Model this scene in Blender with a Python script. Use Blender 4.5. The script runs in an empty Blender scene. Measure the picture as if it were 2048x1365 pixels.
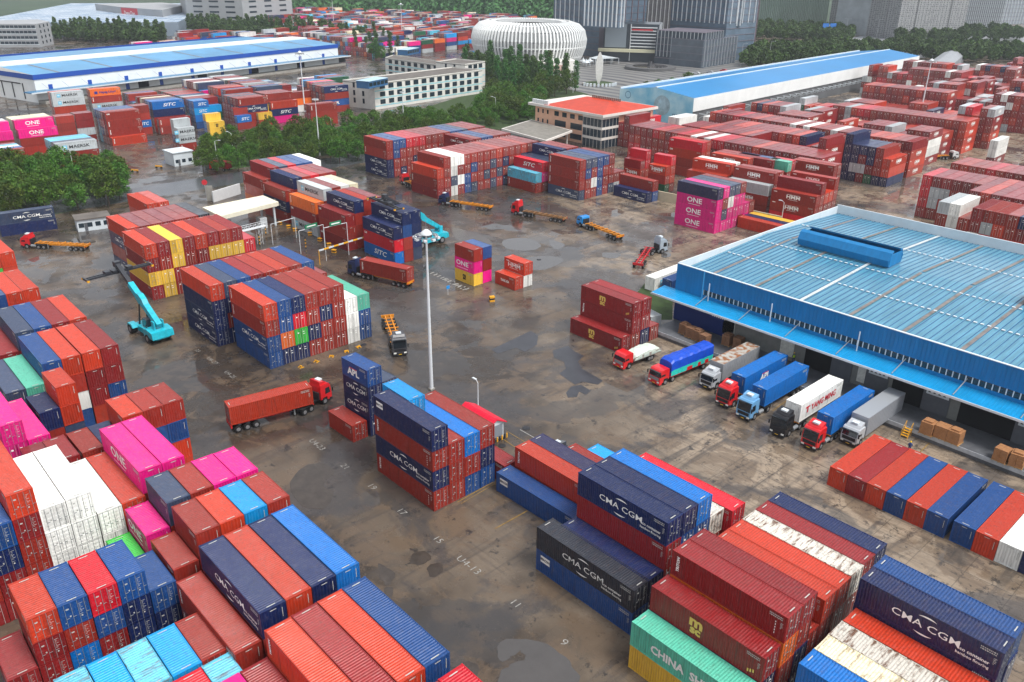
import bpy, math, random
from mathutils import Vector, Matrix
from mathutils.bvhtree import BVHTree

# ------------------------------------------------------------------ camera, sky, sun, exposure
SC = bpy.context.scene
COL = SC.collection
F_PX, YAW, PITCH, ROLL, CAM_H = 1668.27, 2.3946, 0.4286, 0.0106, 61.84

def cam_axes():
    cy, sy, cp, sp = math.cos(YAW), math.sin(YAW), math.cos(PITCH), math.sin(PITCH)
    f = Vector((cy*cp, sy*cp, -sp)); r = Vector((sy, -cy, 0)); u = r.cross(f)
    c, s = math.cos(ROLL), math.sin(ROLL)
    return c*r + s*u, -s*r + c*u, f
CR, CU, CF = cam_axes()
cd = bpy.data.cameras.new('camera'); cam = bpy.data.objects.new('camera', cd); COL.objects.link(cam)
cam.matrix_world = Matrix(((CR.x, CU.x, -CF.x, 0), (CR.y, CU.y, -CF.y, 0), (CR.z, CU.z, -CF.z, CAM_H), (0, 0, 0, 1)))
cd.sensor_width = 36; cd.lens = F_PX/2048*36; cd.clip_start = 1; cd.clip_end = 6000
SC.camera = cam

def at(u, v, z=0.0):
    """the point of the place seen at photo pixel (u, v), z metres above the ground"""
    d = CR*((u-1024)/F_PX) + CU*(-(v-682.5)/F_PX) + CF
    t = (z-CAM_H)/d.z
    return Vector((d.x*t, d.y*t, z))

W = bpy.data.worlds.new('World'); SC.world = W; W.use_nodes = True
nt = W.node_tree; bg = nt.nodes['Background']
sky = nt.nodes.new('ShaderNodeTexSky'); sky.sky_type = 'NISHITA'; sky.sun_disc = False
SUN_EL, SUN_AZ = 60.0, 12.0     # azimuth measured from +X towards +Y
sky.sun_elevation = math.radians(SUN_EL); sky.sun_rotation = math.radians(90-SUN_AZ)
sky.air_density = 1.0; sky.dust_density = 2.0; sky.ozone_density = 1.0
hs = nt.nodes.new('ShaderNodeHueSaturation'); hs.inputs['Saturation'].default_value = 0.25
nt.links.new(sky.outputs[0], hs.inputs['Color']); nt.links.new(hs.outputs[0], bg.inputs[0])
bg.inputs[1].default_value = 0.125
sd = bpy.data.lights.new('sun', 'SUN'); sd.energy = 1.5; sd.angle = math.radians(16); sd.color = (1, .97, .93)
so = bpy.data.objects.new('sun', sd); COL.objects.link(so)
e, a = math.radians(SUN_EL), math.radians(SUN_AZ)
so.rotation_euler = Vector((math.cos(e)*math.cos(a), math.cos(e)*math.sin(a), math.sin(e))).to_track_quat('Z', 'Y').to_euler()
SC.view_settings.view_transform = 'Standard'; SC.view_settings.look = 'None'
SC.view_settings.exposure = 1.0; SC.view_settings.gamma = 1
SC.cycles.max_bounces = 6; SC.cycles.diffuse_bounces = 2; SC.cycles.glossy_bounces = 3; SC.cycles.volume_bounces = 0
SC.cycles.use_denoising = True

# ------------------------------------------------------------------ helpers
def lin(c):
    return tuple((x/255/12.92 if x/255 <= .04045 else ((x/255+.055)/1.055)**2.4) for x in c[:3])+(1.0,)

def nodes(name):
    m = bpy.data.materials.new(name); m.use_nodes = True
    n = m.node_tree.nodes; b = n['Principled BSDF']
    return m, n, m.node_tree.links, b

_mats = {}
def mat(name, rgb=(128, 128, 128), rough=.5, metal=0.0, noise=0.0, scale=1.0, bump=0.0, coat=0.0, spec=.5, emit=None, stretch=None):
    """plain surface with a little procedural mottling"""
    if name in _mats: return _mats[name]
    m, n, l, b = nodes(name)
    b.inputs['Roughness'].default_value = rough; b.inputs['Metallic'].default_value = metal
    b.inputs['Specular IOR Level'].default_value = spec
    b.inputs['Coat Weight'].default_value = coat
    c = lin(rgb); b.inputs['Base Color'].default_value = c
    if noise > 0:
        t = n.new('ShaderNodeTexCoord'); x = n.new('ShaderNodeTexNoise'); x.inputs['Scale'].default_value = scale
        x.inputs['Detail'].default_value = 6; x.inputs['Roughness'].default_value = .65
        if stretch:
            q = n.new('ShaderNodeMapping'); q.inputs['Scale'].default_value = stretch; l.new(t.outputs['Object'], q.inputs[0]); l.new(q.outputs[0], x.inputs['Vector'])
        else: l.new(t.outputs['Object'], x.inputs['Vector'])
        r = n.new('ShaderNodeValToRGB'); l.new(x.outputs['Fac'], r.inputs[0])
        r.color_ramp.elements[0].position = .3; r.color_ramp.elements[1].position = .72
        r.color_ramp.elements[0].color = tuple(v*(1-noise) for v in c[:3])+(1,)
        r.color_ramp.elements[1].color = tuple(min(1, v*(1+noise*.6)) for v in c[:3])+(1,)
        l.new(r.outputs[0], b.inputs['Base Color'])
        if bump > 0:
            bp = n.new('ShaderNodeBump'); bp.inputs['Strength'].default_value = bump; bp.inputs['Distance'].default_value = .05
            l.new(x.outputs['Fac'], bp.inputs['Height']); l.new(bp.outputs[0], b.inputs['Normal'])
    if emit: b.inputs['Emission Color'].default_value = c; b.inputs['Emission Strength'].default_value = emit
    _mats[name] = m
    return m

def paint_material(name, attr):
    """container paint: colour from the object (or the mesh), faded patches, rust, wet sheen"""
    m, n, l, b = nodes(name)
    tc = n.new('ShaderNodeTexCoord'); oi = n.new('ShaderNodeObjectInfo')
    if attr:
        ca = n.new('ShaderNodeAttribute'); ca.attribute_name = 'paint'; colr = ca.outputs['Color']; vec = n.new('ShaderNodeNewGeometry').outputs['Position']
    else:
        colr = oi.outputs['Color']
        ad = n.new('ShaderNodeVectorMath'); ad.operation = 'ADD'
        l.new(tc.outputs['Object'], ad.inputs[0])
        mm = n.new('ShaderNodeMath'); mm.operation = 'MULTIPLY'; mm.inputs[1].default_value = 137.0
        l.new(oi.outputs['Random'], mm.inputs[0]); l.new(mm.outputs[0], ad.inputs[1]); vec = ad.outputs[0]
    def noise(scale, det=5, rgh=.6, v=None):
        x = n.new('ShaderNodeTexNoise'); x.inputs['Scale'].default_value = scale; x.inputs['Detail'].default_value = det
        x.inputs['Roughness'].default_value = rgh; l.new(v or vec, x.inputs['Vector']); return x.outputs['Fac']
    def ramp(s, a, b2, lo=0, hi=1):
        r = n.new('ShaderNodeMapRange'); r.inputs[1].default_value = a; r.inputs[2].default_value = b2
        r.inputs[3].default_value = lo; r.inputs[4].default_value = hi; l.new(s, r.inputs[0]); return r.outputs[0]
    def mix(f, x, y, mode='MIX'):
        k = n.new('ShaderNodeMix'); k.data_type = 'RGBA'; k.blend_type = mode
        if isinstance(f, float): k.inputs[0].default_value = f
        else: l.new(f, k.inputs[0])
        for s, v in ((k.inputs[6], x), (k.inputs[7], y)):
            if isinstance(v, tuple): s.default_value = v
            else: l.new(v, s)
        return k.outputs[2]
    h = n.new('ShaderNodeHueSaturation'); l.new(colr, h.inputs['Color'])
    rnd = oi.outputs['Random'] if not attr else ramp(noise(.09, 2), .3, .7)
    l.new(ramp(rnd, 0, 1, .82, 1.22), h.inputs['Value']); h.inputs['Saturation'].default_value = 1.0
    c = h.outputs[0]
    # chalky fading
    c = mix(ramp(noise(2.3, 7, .75), .5, .8, 0, .12), c, (.50, .46, .44, 1))
    # vertical / cross run marks
    mp = n.new('ShaderNodeMapping'); mp.inputs['Scale'].default_value = (3.2, 3.2, .25); l.new(vec, mp.inputs[0])
    c = mix(ramp(noise(1.2, 4, .6, mp.outputs[0]), .52, .74, 0, .48), c, (.030, .022, .020, 1))
    # rust, heavy where the paint is old (object colour alpha)
    c = mix(ramp(noise(1.7, 7, .75), .635, .72, 0, .8), c, lin((72, 38, 24)))
    if not attr:
        old = n.new('ShaderNodeMath'); old.operation = 'SUBTRACT'; old.inputs[0].default_value = 1.0; l.new(oi.outputs['Alpha'], old.inputs[1])
        mq = n.new('ShaderNodeMapping'); mq.inputs['Scale'].default_value = (2.6, .55, 1); l.new(vec, mq.inputs[0])
        ro = n.new('ShaderNodeMath'); ro.operation = 'MULTIPLY'; l.new(old.outputs[0], ro.inputs[0]); l.new(ramp(noise(.8, 7, .7, mq.outputs[0]), .50, .60, 0, .95), ro.inputs[1])
        c = mix(ro.outputs[0], c, lin((96, 62, 40)))
    l.new(c, b.inputs['Base Color'])
    l.new(ramp(noise(.7, 4), .3, .7, .30, .55), b.inputs['Roughness'])
    b.inputs['Specular IOR Level'].default_value = .4; b.inputs['Coat Weight'].default_value = .6 if attr else .22; b.inputs['Coat Roughness'].default_value = .25
    bu = n.new('ShaderNodeBump'); bu.inputs['Strength'].default_value = .5; bu.inputs['Distance'].default_value = .06; l.new(noise(1.1, 3, .5), bu.inputs['Height']); l.new(bu.outputs[0], b.inputs['Normal'])
    return m

PAINT = paint_material('container_paint', False)
PAINT_M = paint_material('container_paint_mass', True)
WHITE = mat('white_lettering', (236, 236, 230), .6)
FADED = mat('faded_white_marking', (186, 186, 180), .6, noise=.4, scale=5)
BLACK = mat('black_rubber', (22, 22, 24), .8)
DARK = mat('dark_steel', (38, 38, 42), .5, noise=.3, scale=3)
GLASS = mat('dark_glass', (22, 30, 36), .08, spec=.8)
STEEL = mat('galvanised_steel', (150, 154, 156), .45, metal=.4, noise=.15, scale=4)
CONC = mat('concrete', (150, 146, 138), .8, noise=.25, scale=.8)
YEL = mat('yellow_paint', (232, 168, 30), .5, noise=.15, scale=3)
CHASSIS_Y = mat('chassis_orange', (218, 138, 30), .45, noise=.3, scale=2)
CHASSIS_R = mat('chassis_red', (190, 28, 36), .45, noise=.2, scale=2)

class MB:
    """collects shapes and links them as one mesh object"""
    def __init__(s): s.v = []; s.f = []; s.m = []; s.c = []; s.cur = 0; s.pc = None
    def mt(s, i): s.cur = i; return s
    def poly(s, pts):
        k = len(s.v); s.v += [tuple(p) for p in pts]; s.f.append(tuple(range(k, k+len(pts)))); s.m.append(s.cur); s.c.append(s.pc)
    def box(s, x0, x1, y0, y1, z0, z1, M=None, skip=''):
        p = [(x0,y0,z0),(x1,y0,z0),(x1,y1,z0),(x0,y1,z0),(x0,y0,z1),(x1,y0,z1),(x1,y1,z1),(x0,y1,z1)]
        if M is not None: p = [tuple(M @ Vector(q)) for q in p]
        k = len(s.v); s.v += p
        for nm, q in (('b',(0,3,2,1)),('t',(4,5,6,7)),('f',(0,1,5,4)),('r',(1,2,6,5)),('k',(2,3,7,6)),('l',(3,0,4,7))):
            if nm in skip: continue
            s.f.append(tuple(k+i for i in q)); s.m.append(s.cur); s.c.append(s.pc)
    def cbox(s, cx, cy, cz, dx, dy, dz, M=None): s.box(cx-dx/2, cx+dx/2, cy-dy/2, cy+dy/2, cz-dz/2, cz+dz/2, M)
    def prism(s, pts, y0, y1, M=None):
        """pts: outline in x,z; extruded along y"""
        n = len(pts); a = [(x, y0, z) for x, z in pts]; b = [(x, y1, z) for x, z in pts]
        if M is not None: a = [tuple(M @ Vector(q)) for q in a]; b = [tuple(M @ Vector(q)) for q in b]
        k = len(s.v); s.v += a+b
        s.f.append(tuple(range(k, k+n))); s.m.append(s.cur); s.c.append(s.pc)
        s.f.append(tuple(k+n+i for i in reversed(range(n)))); s.m.append(s.cur); s.c.append(s.pc)
        for i in range(n):
            j = (i+1) % n
            s.f.append((k+j, k+i, k+n+i, k+n+j)); s.m.append(s.cur); s.c.append(s.pc)
    def plan(s, pts, z0, z1, top=True, bot=False):
        """pts: outline in x,y (counter-clockwise); walls from z0 to z1"""
        n = len(pts); k = len(s.v); s.v += [(x, y, z0) for x, y in pts]+[(x, y, z1) for x, y in pts]
        for i in range(n):
            j = (i+1) % n; s.f.append((k+i, k+j, k+n+j, k+n+i)); s.m.append(s.cur); s.c.append(s.pc)
        if top: s.f.append(tuple(k+n+i for i in range(n))); s.m.append(s.cur); s.c.append(s.pc)
        if bot: s.f.append(tuple(k+i for i in reversed(range(n)))); s.m.append(s.cur); s.c.append(s.pc)
    def tube(s, p, q, r0, r1=None, n=8, caps=True):
        r1 = r0 if r1 is None else r1; p = Vector(p); q = Vector(q); d = (q-p).normalized()
        a = d.orthogonal().normalized(); b = d.cross(a); k = len(s.v)
        for c, r in ((p, r0), (q, r1)):
            s.v += [tuple(c+a*(r*math.cos(2*math.pi*i/n))+b*(r*math.sin(2*math.pi*i/n))) for i in range(n)]
        for i in range(n):
            j = (i+1) % n; s.f.append((k+i, k+j, k+n+j, k+n+i)); s.m.append(s.cur); s.c.append(s.pc)
        if caps:
            s.f.append(tuple(k+i for i in reversed(range(n)))); s.m.append(s.cur); s.c.append(s.pc)
            s.f.append(tuple(k+n+i for i in range(n))); s.m.append(s.cur); s.c.append(s.pc)
    def mesh(s, name, mats):
        me = bpy.data.meshes.new(name); me.from_pydata(s.v, [], s.f)
        for m in mats: me.materials.append(m)
        me.polygons.foreach_set('material_index', s.m)
        if any(c is not None for c in s.c):
            at_ = me.color_attributes.new('paint', 'FLOAT_COLOR', 'CORNER'); buf = []
            for f, c in zip(s.f, s.c):
                c = c or (1, 1, 1, 1)
                for _ in f: buf.extend(c)
            at_.data.foreach_set('color', buf)
        me.update(); return me
    def obj(s, name, mats, parent=None):
        return put(name, s.mesh(name, mats if isinstance(mats, (list, tuple)) else [mats]), parent)

def put(name, me, parent=None, loc=None, rz=0):
    o = bpy.data.objects.new(name, me); COL.objects.link(o)
    if parent is not None: o.parent = parent
    if loc is not None: o.location = loc
    if rz: o.rotation_euler = (0, 0, rz)
    return o

def tag(o, label=None, cat=None, group=None, kind=None):
    if label: o['label'] = label
    if cat: o['category'] = cat
    if group: o['group'] = group
    if kind: o['kind'] = kind
    return o

def thing(name, label, cat, loc=(0, 0, 0), rz=0, group=None):
    return tag(put(name, None, None, loc, rz), label, cat, group)

def copy_tree(o, parent=None):
    c = o.copy(); COL.objects.link(c); c.parent = parent
    for ch in o.children: copy_tree(ch, c)
    return c

def text_mesh(body, size, bold=.0, shear=0.0, sx=1.0, depth=0.0):
    cu = bpy.data.curves.new('lettering', 'FONT'); cu.body = body; cu.size = size; cu.align_x = 'CENTER'; cu.align_y = 'CENTER'
    cu.offset = bold; cu.shear = shear; cu.resolution_u = 2; cu.extrude = depth
    ob = bpy.data.objects.new('lettering', cu)
    me = bpy.data.meshes.new_from_object(ob)
    bpy.data.objects.remove(ob); bpy.data.curves.remove(cu)
    vs = [(v.co.x*sx, v.co.y) for v in me.vertices]; fs = [tuple(p.vertices) for p in me.polygons]
    bpy.data.meshes.remove(me)
    return vs, fs

_txt = {}
def letters(mb, body, size, cx, cz, y=0, sx=1.0, bold=0.0, shear=0.0, M=None, mi=None):
    """lettering standing in the x-z plane (read from -y)"""
    key = (body, size, sx, bold, shear)
    if key not in _txt: _txt[key] = text_mesh(body, size, bold, shear, sx)
    vs, fs = _txt[key]; k = len(mb.v)
    for x, z in vs:
        p = Vector((cx+x, y, cz+z)); mb.v.append(tuple(M @ p) if M is not None else tuple(p))
    for f in fs:
        mb.f.append(tuple(k+i for i in f)); mb.m.append(mb.cur if mi is None else mi); mb.c.append(mb.pc)

def RZ(deg, loc=(0, 0, 0)): return Matrix.Translation(loc) @ Matrix.Rotation(math.radians(deg), 4, 'Z')
# ------------------------------------------------------------------ shipping containers
PAL = {  # letter: (name, paint colour)
 'r': ('brick red', (142, 38, 26)), 'o': ('orange red', (180, 52, 26)), 'd': ('dark red', (132, 26, 28)), 'c': ('crimson', (192, 12, 34)),
 't': ('orange', (222, 104, 34)), 'n': ('navy blue', (10, 30, 76)), 'b': ('steel blue', (18, 66, 124)), 'a': ('bright blue', (0, 98, 172)),
 'k': ('sky blue', (0, 142, 208)), 'l': ('pale cyan', (90, 182, 208)), 's': ('slate grey', (50, 64, 90)), 'g': ('sea green', (84, 176, 150)),
 'q': ('bright green', (52, 178, 62)), 'j': ('dark green', (24, 88, 58)), 'y': ('yellow', (222, 178, 60)), 'w': ('white', (232, 232, 226)),
 'm': ('magenta', (220, 8, 124)), 'i': ('cream', (232, 222, 188)), 'x': ('light grey', (178, 184, 186)), 'v': ('dark violet', (44, 42, 78)),
 'z': ('charcoal', (38, 42, 52)), 'u': ('rusty white', (214, 208, 196)),
}
LOGO_WORD = {'C': 'white lettered', 'M': 'black lettered', 'H': 'white lettered', 'O': 'white lettered', 'S': 'white lettered', 'A': 'white lettered',
             'Z': 'gold lettered', 'N': 'white lettered', 'Y': 'red lettered', 'J': 'blue lettered', 'P': 'black lettered', 'T': 'side numbered', 'K': 'white lettered', 'B': 'badge bearing', 'X': 'corner lettered', 'E': 'edge lettered'}
CW, L40, L20, L45, PITCH_W = 2.438, 12.19, 6.06, 13.72, 2.50
HH = 2.8    # height the meshes are drawn at; every container is scaled to its own

def corr(mb, L, z0, z1, ya, yb, axis='x', w0=0.0):
    """trapezoid corrugation: strip running along x, standing z0..z1 between depths ya (outer) and yb"""
    n = max(4, int(L/.278)); p = L/n; pts = []
    for i in range(n):
        x = w0+i*p; pts += [(x, ya), (x+.26*p, ya), (x+.5*p, yb), (x+.76*p, yb)]
    pts.append((w0+L, ya))
    for (x0, a), (x1, b) in zip(pts, pts[1:]):
        if axis == 'x': mb.poly([(x0, a, z0), (x1, b, z0), (x1, b, z1), (x0, a, z1)])
        elif axis == 'y': mb.poly([(a, x1, z0), (b, x0, z0), (b, x0, z1), (a, x1, z1)] if False else [(a, x0, z0), (a, x0, z1), (b, x1, z1), (b, x1, z0)])
        else: mb.poly([(x0, z0, a), (x1, z0, b), (x1, z1, b), (x0, z1, a)])

_cm = {}
def cmeshes(L, simple):
    key = (L, simple)
    if key in _cm: return _cm[key]
    d = {}; H = HH; pm = [PAINT, FADED]
    f = MB()
    for x in (0, L-.16):
        for y in (0, CW-.14): f.box(x, x+.16, y, y+.14, .12, H-.12)
        f.box(x+.02, x+.14, .14, CW-.14, 0.0, .16); f.box(x+.02, x+.14, .14, CW-.14, H-.13, H-.01)
    for y in (0.01, CW-.09):
        f.box(.18, L-.18, y, y+.08, .0, .15); f.box(.18, L-.18, y, y+.08, H-.1, H-.005)
    for x in (0, L-.18):
        for y in (0, CW-.165):
            for z in (0, H-.12): f.box(x-.004, x+.184, y-.004, y+.169, z, z+.123)
    f.box(.2, L-.2, .1, CW-.1, .1, .14)
    d['frame'] = f.mesh('frame', [PAINT])
    s = MB(); corr(s, L-.32, .15, H-.1, .012, .062, 'x', .16); s.mt(1); q_ = random.Random(3)
    for row in range(2):
        x_ = L-1.75
        while x_ < L-.45: w_ = q_.uniform(.06, .16); s.box(x_, x_+w_, .002, .008, H-.42-row*.2, H-.31-row*.2); x_ += w_+.05
    for row in range(5): s.box(L-.62, L-.62+q_.uniform(.1, .3), .002, .008, H-.95-row*.14, H-.9-row*.14)
    d['side_panel'] = s.mesh('side_panel', pm)
    s = MB(); corr(s, CW-.28, .16, H-.13, .03, .075, 'y', .14)
    s.mt(1); s.box(.018, .03, .34, .40, 1.35, 2.35); s.box(.018, .03, .9, 1.5, H-.32, H-.25) if L > 7 else None
    d['end_panel'] = s.mesh('end_panel', pm)
    s = MB(); corr(s, L-.5, .09, CW-.09, H-.012, H-.058, 'z', .25)
    s.poly([(.14, .09, H-.02), (.25, .09, H-.02), (.25, CW-.09, H-.02), (.14, CW-.09, H-.02)])
    s.poly([(L-.25, .09, H-.02), (L-.14, .09, H-.02), (L-.14, CW-.09, H-.02), (L-.25, CW-.09, H-.02)])
    s.mt(1)
    for x in (.34, L-.44): s.box(x, x+.09, .85, 1.65, H-.03, H-.004)
    d['roof_panel'] = s.mesh('roof_panel', pm)
    w = (CW-.28)/2
    def leaf(rods, right):
        s = MB(); x0 = L-.08
        s.box(x0, x0+.035, .0, w-.01, .16, H-.14)
        for k in range(5): s.box(x0+.035, x0+.05, .06, w-.07, .3+k*.5, .52+k*.5)
        s.mt(1)
        rr = random.Random(7+right)
        if right:
            for k in range(7): s.box(x0+.05, x0+.056, .40, .40+rr.uniform(.10, .34), 1.3+k*.16, 1.335+k*.16)
            s.box(x0+.05, x0+.056, .42, .56, .75, .9)
        else:
            s.box(x0+.05, x0+.056, .42, .66, 2.05, 2.2); s.box(x0+.05, x0+.056, .62, .74, 1.15, 1.32); s.box(x0+.05, x0+.056, .16, .26, .6, .68)
        if rods:
            s.mt(2)
            for y in (.3, .86): s.box(x0+.055, x0+.085, y, y+.034, .1, H-.08)
            s.box(x0+.055, x0+.09, .3, .6, 1.05, 1.085)
        return s.mesh('door', [PAINT, FADED, STEEL])
    d['door0'] = leaf(simple, 0); d['door1'] = leaf(simple, 1)
    s = MB(); s.box(L-.025, L+.01, 0, .034, .1, H-.08); s.box(L-.03, L+.012, .034, .3, 1.05, 1.085); d['lock_rod'] = s.mesh('lock_rod', [STEEL])
    _cm[key] = d
    return d

_lg = {}
def logo_into(mb, c, L, big=True):
    """lettering on the side at y=0, drawn slightly proud of the ribs; slot 0 is white, 1 black, 2 accents"""
    H = HH; y = -.006; m = L/2; far = not big
    def arc(cx, cz, rx, rz, a0, a1, t, n=10):
        for i in range(n):
            p = math.radians(a0+(a1-a0)*i/n); q = math.radians(a0+(a1-a0)*(i+1)/n)
            tp = t*math.sin(math.pi*(i+.02)/n); tq = t*math.sin(math.pi*(i+1)/n)
            mb.poly([(cx+(rx-tp)*math.cos(p), y, cz+(rz-tp)*math.sin(p)), (cx+(rx)*math.cos(p), y, cz+rz*math.sin(p)), (cx+rx*math.cos(q), y, cz+rz*math.sin(q)), (cx+(rx-tq)*math.cos(q), y, cz+(rz-tq)*math.sin(q))])
    if c == 'C':
        letters(mb, 'CMA CGM', .98, m, H*.5, y, 1.3 if L > 7 else 1.0, .004)
        k = 1.0 if L > 7 else .8
        arc(m+.1, H*.47, 1.35*k, 1.12, 55, 128, .17); arc(m-.1, H*.53, 1.35*k, 1.12, 235, 308, .17)
        if L > 7:
            letters(mb, 'eco container', .46, m+4.0, H*.42, y, 1.0, .008); letters(mb, 'bamboo flooring', .4, m+4.0, H*.25, y, 1.0, .005)
    elif c == 'M':
        letters(mb, 'MAERSK', 1.3, m+.7, H*.5, y, 1.3, .016, mi=1)
        mb.cur = 2; mb.poly([(m-4.2, y, .75), (m-2.9, y, .75), (m-2.9, y, 2.05), (m-4.2, y, 2.05)]); mb.cur = 0
        letters(mb, '*', 1.9, m-3.55, .95, y-.004, 1, .05)
    elif c == 'H':
        letters(mb, 'HMM', 1.3, m, H*.52, y, 1.3, .035); mb.box(m-1.7, m+1.7, y, y+.003, H*.52+.56, H*.52+.64); mb.box(m-1.4, m+1.2, y, y+.003, H*.52-.72, H*.52-.64)
        mb.box(.6, 1.5, y, y+.003, H-.6, H-.42)
    elif c == 'O':
        letters(mb, 'ONE', 1.75 if L > 7 else 1.5, m-.6, H*.56, y, 1.25, .03); mb.box(m-2.4, m+1.2, y, y+.003, .5, .6)
    elif c == 'S': letters(mb, 'SITC', 1.6, m+.3, H*.5, y, 1.5 if L > 7 else 1.0, .012, .25)
    elif c == 'A': letters(mb, 'APL', 1.45, m-.3, H*.42, y, 1.1, .06); mb.cur = 3; mb.box(m-1.2, m+.6, y, y+.003, H*.42+.62, H*.42+.74); mb.cur = 0
    elif c == 'Z':
        letters(mb, 'm', 1.6, m-.9, H*.66, y, 1.2, .07, mi=4); letters(mb, 'sc', 1.25, m-.9, H*.34, y, 1.1, .06, mi=4)
        for k in range(3): mb.cur = 4; mb.box(L-1.5+k*.26, L-1.35+k*.26, y, y+.003, .4+k*.1, .75+k*.1)
        mb.cur = 0
    elif c == 'P': letters(mb, 'm', 1.2, m, H*.62, y, 1.1, .06, mi=1); letters(mb, 'sc', 1.0, m, H*.38, y, 1.1, .05, mi=1)
    elif c == 'N': letters(mb, 'CHINA  SHIPPING', 1.25, m+1.0, H*.45, y, .95, .045)
    elif c == 'Y': letters(mb, 'YANG MING', 1.35, m+.6, H*.5, y, .95, .04, mi=3); letters(mb, 'T', 1.3, m-4.0, H*.5, y, 1.3, .08, mi=3)
    elif c == 'J': letters(mb, 'Hapag-Lloyd', 1.25, m+.8, H*.5, y, 1.05, .03, mi=5); mb.cur = 5; mb.box(m-4.4, m-3.2, y, y+.003, .8, 1.9); mb.cur = 0
    elif c == 'T':
        M = Matrix.Translation((.75, 0, H*.55)) @ Matrix.Rotation(math.radians(-90), 4, 'Y')
        letters(mb, 'TRITON', .42, 0, 0, y, 1.1, .02, M=M)
        for k in range(5): mb.box(L-1.1, L-1.02, y, y+.003, .5+k*.3, .66+k*.3)
    elif c == 'B': mb.box(.7, 2.1, y, y+.003, H-1.35, H-.5); letters(mb, 'BEACON', .42, 1.4, H-.93, y-.004, .8, .02, mi=1)
    elif c == 'X': letters(mb, 'CAI', .6, 1.0, H-.6, y, 1.1, .03)
    elif c == 'E': letters(mb, 'tex', .55, 1.0, H-.6, y, 1.1, .03)
    elif c == 'K': letters(mb, 'TRANS ASIA', .8, m, H*.5, y, .6, .03)

LOGO_MATS = [WHITE, BLACK, mat('pale_blue_badge', (110, 190, 220), .5), mat('red_lettering', (205, 30, 50), .5), mat('gold_lettering', (222, 186, 92), .5), mat('deep_blue_lettering', (30, 40, 130), .5)]
def logo_mesh(c, L):
    if (c, L) not in _lg:
        mb = MB(); logo_into(mb, c, L); _lg[(c, L)] = mb.mesh('lettering', LOGO_MATS)
    return _lg[(c, L)]

BOX = []   # every container: dict(M, L, h, col, logo, door, block, j, k, n)
def parse(s):
    out = []
    for ch in s:
        if ch.islower(): out.append([ch, ''])
        else: out[-1][1] = ch
    return out
LEN = {'4': L40, '2': L20, '5': L45}
def block(phrase, x, y, yaw, ax, size, door, cols, h=2.82, pitch=PITCH_W, z=0.0, jit=.05, ends=''):
    """a stack: columns run away from the viewer; each column is written bottom to top"""
    L = LEN[size]; rng = random.Random(phrase+str(x))
    base = RZ(yaw+(90 if ax else 0), (x, y, 0))
    off = 0
    for j, col in enumerate(cols.split() if isinstance(cols, str) else cols):
        if col == '-': off += pitch; continue
        if col[0] == '+': off += float(col[1:]); continue
        zz = z; t = parse(col)
        for k, (c, lg) in enumerate(t):
            dx = rng.uniform(-jit, jit)
            M = base @ Matrix.Translation((dx, off+rng.uniform(-.015, .015), zz))
            BOX.append(dict(M=M, L=L, h=h, col=c, logo=lg, door=door, ax=ax, phrase=phrase, j=j, k=k, n=len(t), nc=len(cols.split()), end=ends))
            zz += h
        off += pitch

def rnd_cols(seed, n, lo, hi, weights):
    r = random.Random(seed); bag = ''.join(c*w for c, w in weights); out = []; t = r.randint(lo, hi)
    for i in range(n):
        if r.random() < .4: t = r.randint(lo, hi)
        out.append(''.join(r.choice(bag) for _ in range(t)))
    return ' '.join(out)
REDS = [('r', 6), ('o', 3), ('d', 7), ('c', 1)]
REDW = [('r', 6), ('o', 3), ('d', 7), ('c', 1), ('w', 1), ('x', 1), ('n', 1)]
MIX = [('r', 6), ('o', 4), ('d', 5), ('c', 1), ('n', 3), ('b', 2), ('s', 2), ('w', 1), ('m', 1), ('x', 1)]
YARD = [('r', 6), ('o', 2), ('d', 6), ('n', 3), ('b', 2), ('s', 2), ('w', 2), ('x', 2), ('m', 1), ('l', 1), ('t', 1), ('j', 1), ('k', 1), ('i', 1)]

def hd(cols, l='H'):   # give the first column its lettering
    c = cols.split(); c[0] = ''.join(ch+l for ch in c[0] if ch.islower()); return ' '.join(c)

# --- near left stacks, rows from the back to the front
block('far left edge stack', -185.0, 27.5, 0, 0, '4', 'f', 'ooqo rroo')
block('left edge row behind slate roof', -161.6, 22.9, 0, 0, '4', 'f', 'nrrb orro rroo')
block('back row left of grey yard', -143.6, 17.4, -1, 0, '4', 'f', 'rrd rrd nrrs nrrb rrrd ooro')
block('row with sea green roof', -130.0, 17.2, -.8, 0, '4', 'f', 'rbs rrg nrrb +2.5 bwro +2.6 odEdo rbdd'.replace('+2.5 ', '').replace('+2.6', '+0.12'))
block('short row by magenta pair', -115.3, 13.4, 0, 0, '4', 'n', 'rdmm rdmOm'.replace('mOm', 'm'))
block('short row with navy roof', -115.2, 18.8, 0, 0, '2', 'f', 'rrn rsoo')
block('short row behind magenta roofs', -101.8, 14.6, 0, 0, '2', 'f', 'rrd rrd +0.2 brr nnnC +0.1 rbro rrbr oobr')
block('tall reefer row at left edge', -94.5, 2.1, 0, 0, '4', 'n', 'rddd drdd ddnb drrdo')
block('white reefer row', -94.4, 12.2, -.9, 0, '4', 'n', 'wwww wwww +0.05 wwu'.replace('wwu', 'www')+' rro', h=2.85)
block('magenta pair row', -94.7, 21.9, .3, 0, '4', 'f', 'rrrmO ommm', h=2.85)
block('short row under magenta pair', -81.2, 17.0, -1, 0, '2', 'f', 'rq rrmO +0.05 rnrs rbrr rmrm rrrm')
block('short row with sky blue roof', -74.3, 22.1, -1, 0, '2', 'f', 'rrrr brro rrrk rrdr')
block('brown roof beside short row', -74.2, 19.5, -1, 0, '2', 'f', 'rrr')
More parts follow.
